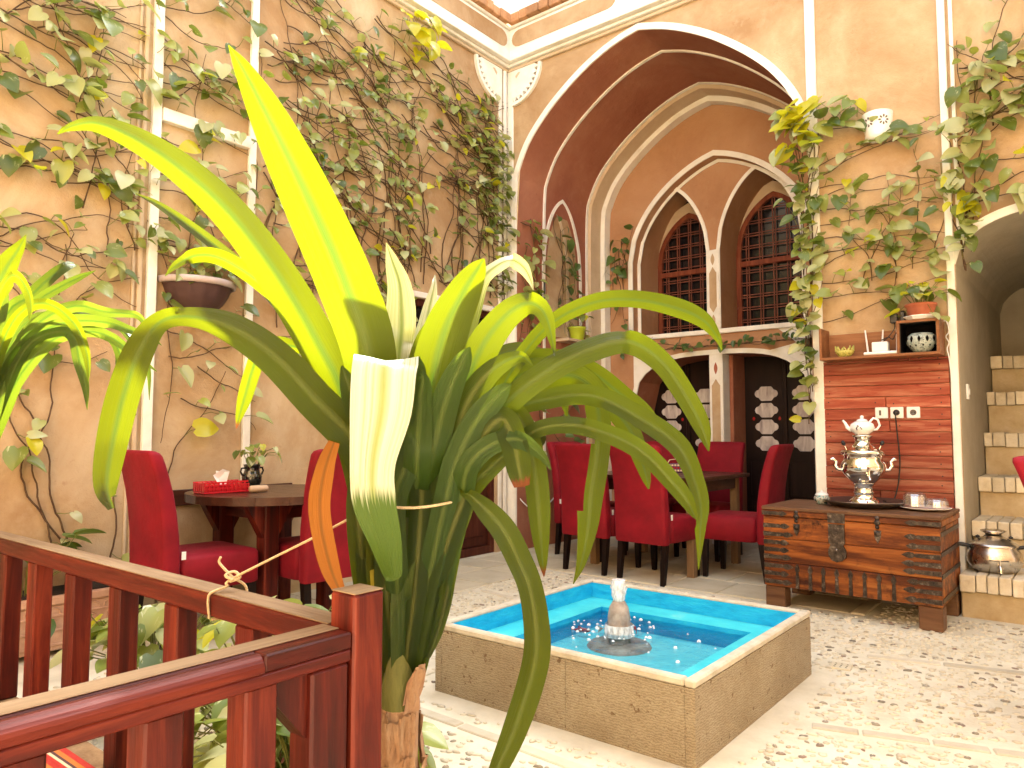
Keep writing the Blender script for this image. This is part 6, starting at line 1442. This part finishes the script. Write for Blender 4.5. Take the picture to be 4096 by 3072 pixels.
class Vine:
    def __init__(s, label, F, out, side, mk='leaf', ysh=.06, lim=290):
        s.F = F; s.out = Vector(out); s.side = Vector(side); s.mk = mk; s.ysh = ysh
        s.t = thing('pothos_vine', label, 'climbing plant', (0, 0, 0), 0, 'pothos vines on the walls')
        s.st = MB(); s.pt = MB(); s.n = 0; s.lim = lim; s.ex = MB()
    def leaf_at(s, p, size=None, mk=None, stalk=None, bias=None):
        o = Vector((0, 0, 0)); L = stalk if stalk is not None else rnd.uniform(.03, .11)
        d = (s.out * rnd.uniform(.35, 1.0) + s.side * rnd.uniform(-.8, .8) + UP * rnd.uniform(-.35, 1.0)).normalized()
        q = p + d * L
        m_ = p + d * L * .5 + UP * L * rnd.uniform(-.1, .15)
        s.pt.tube([p, m_, q], [.0024, .0020, .0016], 4, False)
        tip = s.out * rnd.uniform(.1, .9) + s.side * rnd.uniform(-.6, .9) + UP * rnd.uniform(-.95, .25)
        nrm = UP * rnd.uniform(.3, 1) + s.out * rnd.uniform(.1, 1.0) + s.side * rnd.uniform(-.5, .5)
        size = size or rnd.choice((.055, .07, .08, .09, .10, .12)) * rnd.uniform(.85, 1.15)
        mk = mk or (('leafy' if rnd.random() < s.ysh else s.mk))
        if s.n < s.lim: put_leaf(s.t, o, q, tip, nrm, size, mk)
        else: put_leaf(s.t, o, q, tip, nrm, size, mk, s.ex)
        s.n += 1
    def run(s, a, b, ang, L, box, wig=.35, r=.0035, leaf=.12, start=0.0, drift=None, h0=.012, lsize=None):
        """random walk over the wall from (a, b)"""
        path = []; d = 0; th = ang; nl = rnd.uniform(.03, leaf) + start; om = rnd.uniform(.5, 1.5); step = .035
        k = rnd.uniform(0, 9)
        while d < L:
            h = h0 + .010 * (1 + math.sin(d * 9 + k)) * .6
            path.append(Vector(s.F(a, b, h)))
            th += rnd.gauss(0, wig * .35) + .10 * wig * math.sin(d * 7 * om + k)
            if drift is not None:
                df = (drift - th + math.pi) % (2 * math.pi) - math.pi; th += .10 * df
            a += step * math.cos(th); b += step * math.sin(th)
            if a < box[0] - .02 or a > box[1] + .02 or b < box[2] - .02 or b > box[3] + .02: break
            if b < box[2] + .12 and math.sin(th) < 0: th += .25 if math.cos(th) > 0 else -.25
            if b > box[3] - .12 and math.sin(th) > 0: th -= .25 if math.cos(th) > 0 else -.25
            d += step; nl -= step
            if nl <= 0 and leaf < 50:
                s.leaf_at(path[-1], lsize and lsize * rnd.uniform(.7, 1.25)); nl = leaf * rnd.uniform(.35, 1.7)
        if len(path) > 2:
            n = len(path); s.st.tube(path, [r * (1 - .55 * i / n) for i in range(n)], 5, False)
        return path
    def done(s):
        if s.st.v: tag(s.st.build('stems', M['stem'], s.t, True), kind='stuff')
        if s.pt.v: tag(s.pt.build('leaf_stalks', M['petiole'], s.t, True), kind='stuff')
        if s.ex.v: tag(s.ex.build('small_leaves', M[s.mk], s.t, True), kind='stuff')
        return s.t
OX = (1, 0, 0); OY = (0, -1, 0)
# left bay
v = Vine('pothos vine with long wavy runners on the leftmost wall bay above the second lily', LW, OX, (0, 1, 0))
bx_ = (.85, 1.93, .25, 4.4)
for z in (1.55, 1.75, 1.92, 2.08, 2.2, 2.35, 2.5, 2.62, 2.78, 2.92, 3.05, 3.2, 3.35, 3.5): v.run(.9, z + rnd.uniform(-.05, .05), rnd.uniform(-.5, .25), rnd.uniform(.9, 1.5), bx_, .45, .0042, .13, 0, -.12)
for y in (1.0, 1.15, 1.3, 1.45, 1.6, 1.72, 1.82): v.run(y, .25, math.pi / 2 + rnd.uniform(-.2, .2), rnd.uniform(1.3, 3.2), bx_, .5, .0060, .30, .1, math.pi / 2)
for k in range(16): v.run(.85 + rnd.uniform(0, .8), rnd.uniform(1.7, 3.8), rnd.uniform(-.8, .8), rnd.uniform(.6, 1.2), bx_, .55, .0042, .26, 0, -.1, .012, .07)
for k in range(14): v.run(.85 + rnd.uniform(0, .7), rnd.uniform(1.9, 3.6), rnd.uniform(-.6, .5), rnd.uniform(.5, 1.1), bx_, .5, .0042, .12, 0, -.1)
for y in (1.62, 1.75, 1.86, 1.9): v.run(y, rnd.uniform(1.8, 2.4), math.pi / 2, rnd.uniform(1.2, 2.0), bx_, .5, .004, .12, 0, math.pi / 2)
v.done()
# narrow bay with the bowl
v = Vine('pothos vine climbing the narrow wall bay around the brown wall bowl', LW, OX, (0, 1, 0))
bx_ = (1.99, 2.70, .8, 4.4)
for z in (2.15, 2.22, 2.3, 2.4, 2.5, 2.6, 2.68, 2.76, 2.85, 3.1, 3.15, 3.2, 3.28, 3.35, 3.42, 3.5, 3.58, 3.65, 3.8, 3.95): v.run(1.975, z + rnd.uniform(-.05, .05), rnd.uniform(-.4, .4), rnd.uniform(.6, .9), bx_, .5, .0038, .11, 0, 0)
for y in (2.1, 2.25, 2.4, 2.55): v.run(y, 2.06, math.pi / 2, rnd.uniform(.7, 1.6), bx_, .5, .004, .12, 0, math.pi / 2)
for y, z in ((2.08, 1.9), (2.12, 1.55), (2.2, 1.3), (2.1, 1.7), (2.3, 1.5)): v.run(y, z, rnd.uniform(-.9, .1), rnd.uniform(.5, .9), bx_, .5, .004, .16, 0, 0)
v.run(2.12, 2.0, -math.pi / 2, 1.0, bx_, .3, .0042, .25, .1, -math.pi / 2); v.run(2.14, .85, 1.3, .75, bx_, .5, .004, .2, .1, 1.2)
for k in range(26): v.leaf_at(Vector(LW(rnd.uniform(2.06, 2.5), 2.06 + rnd.uniform(0, .08), rnd.uniform(.03, .2))))
v.done()
# wide bay, two halves so that leaves stay single objects
WB = (2.70, 5.32, 1.75, 4.45)
v = Vine('dense tangle of pothos vine on the wide wall bay behind the tallest lily leaf', LW, OX, (0, 1, 0), lim=300)
bx_ = (2.69, 4.1, 1.75, 4.42)
for k in range(60): v.run(2.69 + rnd.uniform(0, 1.2), rnd.uniform(2.05, 4.4), rnd.uniform(-.9, .3), rnd.uniform(.9, 1.6), bx_, .55, .0050, .21, 0, -.25, .012, .075)
for k in range(16): v.run(2.72 + k * .085 + rnd.uniform(-.04, .04), rnd.uniform(1.8, 2.4), math.pi / 2, rnd.uniform(1.0, 2.2), bx_, .45, .0055, .24, 0, math.pi / 2, .012, .075)
for k in range(26): v.run(2.69 + rnd.uniform(0, .25), rnd.uniform(2.1, 4.4), rnd.uniform(-.8, .8), rnd.uniform(.5, 1.0), bx_, .55, .0046, .17, 0, 0, .012, .075)
for k in range(7): v.run(2.75 + k * .1, rnd.uniform(1.4, 1.7), rnd.uniform(-.8, .8), .6, (2.69, 3.4, 1.15, 2.0), .6, .0042, .15, 0, 0)
v.done()
v = Vine('dense tangle of pothos vine on the wall beside the courtyard corner, above the door', LW, OX, (0, 1, 0), lim=300)
bx_ = (3.9, 5.33, 2.28, 4.40)
for k in range(70): v.run(3.85 + rnd.uniform(0, 1.2), rnd.uniform(2.35, 4.35), rnd.uniform(-.9, .4), rnd.uniform(.8, 1.5), bx_, .55, .0050, .20, 0, -.2, .012, .075)
for k in range(18): v.run(3.95 + k * .078 + rnd.uniform(-.04, .04), rnd.uniform(2.28, 2.6), math.pi / 2, rnd.uniform(.8, 1.8), bx_, .45, .0055, .24, 0, math.pi / 2, .012, .075)
for k in range(30): v.leaf_at(Vector(LW(rnd.uniform(4.9, 5.33), rnd.gauss(3.1, .38), rnd.uniform(.02, .1))))
v.done()
v = Vine('bright yellow pothos leaves at the top of the vine wall under the cornice', LW, OX, (0, 1, 0), 'leafy', .9)
for k in range(16): v.leaf_at(Vector(LW(rnd.gauss(4.05, .12), rnd.gauss(4.36, .10), .03)), rnd.uniform(.11, .17), None, rnd.uniform(.08, .2))  # yellow leaf colour stands in for sun shining through
v.run(4.0, 4.1, .6, .5, (3.8, 4.4, 4.0, 4.5), .4, .004, .1); v.done()
# corner cascade onto the arch side
v = Vine('pothos vine spilling round the courtyard corner onto the left jamb of the arch', lambda a, b, h: (iw0 + h, a, b), OX, (0, 1, 0))
bx_ = (YB + .02, 5.76, .9, 3.4)
for k in range(9): v.run(YB + .04 + rnd.uniform(0, .3), rnd.uniform(1.3, 3.3), -math.pi / 2, rnd.uniform(.6, 1.3), bx_, .5, .004, .10, 0, -math.pi / 2)
for k in range(5): v.run(YB + .03, rnd.uniform(1.6, 3.1), 0, .6, bx_, .6, .0036, .10, 0, 0)
v.done()
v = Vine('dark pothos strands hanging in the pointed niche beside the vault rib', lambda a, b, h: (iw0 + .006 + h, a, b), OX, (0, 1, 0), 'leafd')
for k in range(4): v.run(5.92 + k * .12, 3.25 - .1 * k, -math.pi / 2, rnd.uniform(.8, 1.2), (5.84, 6.36, 2.1, 3.35), .4, .0036, .11, 0, -math.pi / 2)
for k in range(4): v.run(5.85 + k * .18, rnd.uniform(.9, 1.35), rnd.uniform(-1, 1), .5, (5.5, 6.7, .75, 1.5), .6, .004, .10)
v.done()
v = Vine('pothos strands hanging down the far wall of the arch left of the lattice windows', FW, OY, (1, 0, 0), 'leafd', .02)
bx_ = (-4.12, -3.93, .85, 3.35)
for k in range(7): v.run(-4.1 + k * .028, 3.0 + rnd.uniform(-.25, .25), -math.pi / 2, rnd.uniform(1.2, 2.2), bx_, .4, .0042, .10, 0, -math.pi / 2)
v.run(-4.0, 2.8, math.pi / 2 - .2, .55, (-4.1, -3.8, 2.8, 3.4), .4, .003, .09, 0, math.pi / 2 - .3)
v.done()
v = Vine('thin pothos runner along the ledge between the lattice windows and the flat arch', FW, OY, (1, 0, 0), 'leafd', 0)
for z in (1.93, 1.97, 2.02): v.run(-3.95, z, 0, 2.35, (-3.97, -1.6, 1.89, 2.06), .35, .004, .13, 0, 0, .03, .075)
v.done()
# vine up the left edge of the pier
def PE(a, b, h): return (a, YB - .02 - h, b)
v = Vine('leafy pothos vine running up the white left edge of the pier', PE, OY, (-1, 0, 0), 'leaf', .06)
for k in range(22): v.run(-1.60 + rnd.uniform(-.02, .04), 1.15 + .085 * k + rnd.uniform(0, .1), math.pi / 2, rnd.uniform(.5, .9), (-1.70, -1.50, 1.1, 3.35), .3, .0042, .085, 0, math.pi / 2, .012, .085)
for k in range(26): v.leaf_at(Vector(PE(rnd.gauss(-1.60, .09), rnd.gauss(3.22, .09), .02)), rnd.uniform(.10, .16), 'leafy' if rnd.random() < .65 else 'leaf', rnd.uniform(.06, .18))  # the yellow share paints a sunlit glow at the pier top
v.done()
v = Vine('pothos vine with thin horizontal runners on the pier around the white lamp', BW, OY, (1, 0, 0), 'leaf', .10)
bx_ = (-1.52, -.70, 1.86, 3.30)
for z in (3.22, 2.98, 2.9, 2.82, 2.75, 2.66, 2.55, 2.45, 2.35, 2.25, 2.14, 2.03): v.run(-1.5, z, rnd.uniform(-.3, .3), rnd.uniform(.7, .95), bx_, .4, .0034, .095, 0, 0)
for k in range(6): v.run(rnd.uniform(-1.3, -.8), rnd.uniform(2.0, 2.3), math.pi / 2, rnd.uniform(.5, .9), bx_, .45, .0034, .12, 0, math.pi / 2)
v.run(-1.5, 1.86, .0, .8, (-1.52, -.7, 1.84, 2.2), .2, .003, .2, .1, .35)
for k in range(12): v.leaf_at(Vector(BW(rnd.uniform(-1.45, -1.15), 3.25 + rnd.uniform(-.05, .1), .03)), rnd.uniform(.09, .14), None, rnd.uniform(.08, .16))
v.done()
v = Vine('thick pothos vine above the stairway arch at the right edge', BW, OY, (1, 0, 0), 'leaf', .06)
bx_ = (-.68, .1, 2.5, 3.9)
for k in range(12): v.run(-.66 + rnd.uniform(0, .1), rnd.uniform(2.5, 3.5), rnd.uniform(-.5, .9), rnd.uniform(.5, .9), bx_, .5, .004, .085, 0, .2, .012, .11)
for k in range(7): v.run(-.69 + rnd.uniform(0, .1), 2.1 + rnd.uniform(0, .4), math.pi / 2, rnd.uniform(.8, 1.6), (-.72, -.5, 2.0, 3.8), .4, .0045, .08, 0, math.pi / 2)
for k in range(5): v.run(-.3 + rnd.uniform(-.2, .3), 3.0, math.pi / 2, 1.0, bx_, .4, .0042, .1)
v.done()

# ------------------------------------------------------------------ potted plants
def tuft(parent, origin, c, n, spread, hgt, size, mk='leaf', ysh=.08, down=.2):
    st = MB()
    for k in range(n):
        a = rnd.uniform(0, 6.28); r_ = spread * math.sqrt(rnd.random()); z = hgt * rnd.uniform(.3, 1)
        if rnd.random() < down: z = -hgt * rnd.uniform(0, .5)
        q = Vector(c) + Vector((r_ * math.cos(a), r_ * math.sin(a), z))
        b_ = Vector(c) + Vector((r_ * .25 * math.cos(a), r_ * .25 * math.sin(a), 0))
        st.tube([b_ - origin, (b_ + q) / 2 + UP * .03 - origin, q - origin], [.003, .0025, .0018], 4, False)
        d = Vector((math.cos(a), math.sin(a), 0))
        put_leaf(parent, origin, q, d + UP * rnd.uniform(-.9, .3) + Vector((rnd.uniform(-.5, .5), rnd.uniform(-.5, .5), 0)), UP + d * rnd.uniform(-.2, .6), size * rnd.uniform(.7, 1.25), 'leafy' if rnd.random() < ysh else mk)
    tag(st.build('stems', M['petiole'], parent, True), kind='stuff')
c = (-.872, 5.235, 1.895); t = thing('pothos_plant', 'small pothos in the terracotta pot on the shelf box', 'plant', c); tuft(t, Vector(c), c, 26, .16, .17, .085, ysh=.15, down=.12)
c = (-3.92, 2.43, .905); t = thing('pothos_plant', 'sparse pothos sprigs growing out of the black jug', 'plant', c); tuft(t, Vector(c), c, 16, .17, .12, .06, down=.15)
# wall bowl
wb_ = thing('wall_bowl', 'brown half-round plastic planter hung on the narrow wall bay', 'planter', (XL, 2.285, 1.79))
rows = []
for z, r_ in ((0, .06), (.05, .10), (.10, .145), (.15, .172), (.19, .185), (.20, .19)):
    rows.append([(r_ * math.sin(R(180 * k / 28)) * (1 + .02 * math.cos(k * 1.57)) * 1.05 + .002, r_ * 1.12 * math.cos(R(180 * k / 28)), z) for k in range(29)])
mb = MB().grid(rows); mb.add(rows[0], [tuple(range(29))]); mb.build('bowl', M['brownpot'], wb_, True)
rows = []
for z, r_ in ((.2005, .20), (.205, .212), (.235, .215), (.24, .205), (.24, .185), (.20, .18)):
    rows.append([(r_ * math.sin(R(180 * k / 28)) * 1.05 + .002, r_ * 1.12 * math.cos(R(180 * k / 28)), z) for k in range(29)])
MB().grid(rows).build('rim', M['potrim'], wb_, True)
MB().prism([(.002, .19)] + [(.175 * math.sin(R(15 * k)) + .002, .19 * math.cos(R(15 * k))) for k in range(1, 12)] + [(.002, -.19)], lambda a, b, h: (a, b, h), .20, .215).build('soil', M['soil'], wb_)
# lime pot in the niche
lm = thing('lime_pot', 'lime green flowerpot on the ledge of the pointed niche', 'flowerpot', (iw0 + .09, 6.24, 2.029))
MB().lathe([(0, 0), (.062, 0), (.066, .01), (.088, .115), (.094, .12), (.094, .135), (.086, .135), (.08, .115), (0, .11)], 26).build('pot', M['limepot'], lm, True)
c = (iw0 + .09, 6.24, 2.15); t = thing('pothos_plant', 'yellow-green pothos trailing from the lime pot', 'plant', c); tuft(t, Vector(c), c, 14, .16, .16, .07, ysh=.45, down=.4)
# embossed trough planter at the wall foot
tr = thing('trough_planter', 'pink-brown embossed rectangular trough planter at the foot of the vine wall', 'planter', (-4.16, 1.22, 0))
MB().box(-.12, .12, -.55, .55, .03, .25, .006).build('trough', M['pinkpot'], tr); MB().box(-.135, .135, -.565, .565, .2505, .295, .008).build('rim', M['pinkpot'], tr)
MB().box(-.11, .11, -.54, .54, .2955, .30).build('soil', M['soil'], tr)
for z in (.06, .13, .20): MB().box(.1205, .127, -.55, .55, z - .006, z + .006, .002).build('moulding', M['pinkpot'], tr)
for k in range(12):
    y = -.5 + k * .09
    MB().tube([(.1225, y - .035, .205), (.1225, y - .03, .228), (.1225, y, .24), (.1225, y + .03, .228), (.1225, y + .035, .205)], .004, 4).build('scallop', M['pinkpot'], tr)
    for r_ in (.012, .022): MB().tube([(.1225, y + r_ * math.cos(a), .165 + r_ * math.sin(a)) for a in [2 * math.pi * j / 10 for j in range(10)]], .003, 4, closed=True).build('rosette', M['pinkpot'], tr)
c = (-4.16, 1.35, .29); t = thing('pothos_plant', 'dark pothos growing in the embossed trough by the shaded red chair', 'plant', c)
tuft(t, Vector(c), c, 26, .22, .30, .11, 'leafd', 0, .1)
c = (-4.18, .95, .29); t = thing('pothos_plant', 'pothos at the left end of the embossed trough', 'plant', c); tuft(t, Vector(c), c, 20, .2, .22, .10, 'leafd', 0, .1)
# pothos pots on the floor behind the railing
PP = [((-2.95, 1.42), .30, 'pothos in a pot on the floor between the far rail and the trough planter'), ((-2.30, 1.50), .34, 'tall leafy pothos on the floor behind the middle balusters of the railing'), ((-1.95, 1.28), .26, 'pothos with broad leaves behind the nearest balusters beside the railing post'), ((-1.62, 1.18), .22, 'pothos with variegated leaves just left of the lily stalk')]
for (x, y), h_, lab in PP:
    p_ = thing('flowerpot', 'clay pot of the ' + lab.replace('pothos in a pot on the floor', 'plant').replace(' on the floor', ''), 'flowerpot', (x, y, 0))
    MB().lathe([(0, 0), (.07, 0), (.09, .12), (.10, .125), (.10, .15), (.09, .15), (.08, .12), (0, .12)], 20).build('pot', M['terracotta'], p_, True)
    t = thing('pothos_plant', lab, 'plant', (x, y, .13)); tuft(t, Vector((x, y, .13)), (x, y, .13), 84, .28, h_, .105, 'leaf', .03, .25)
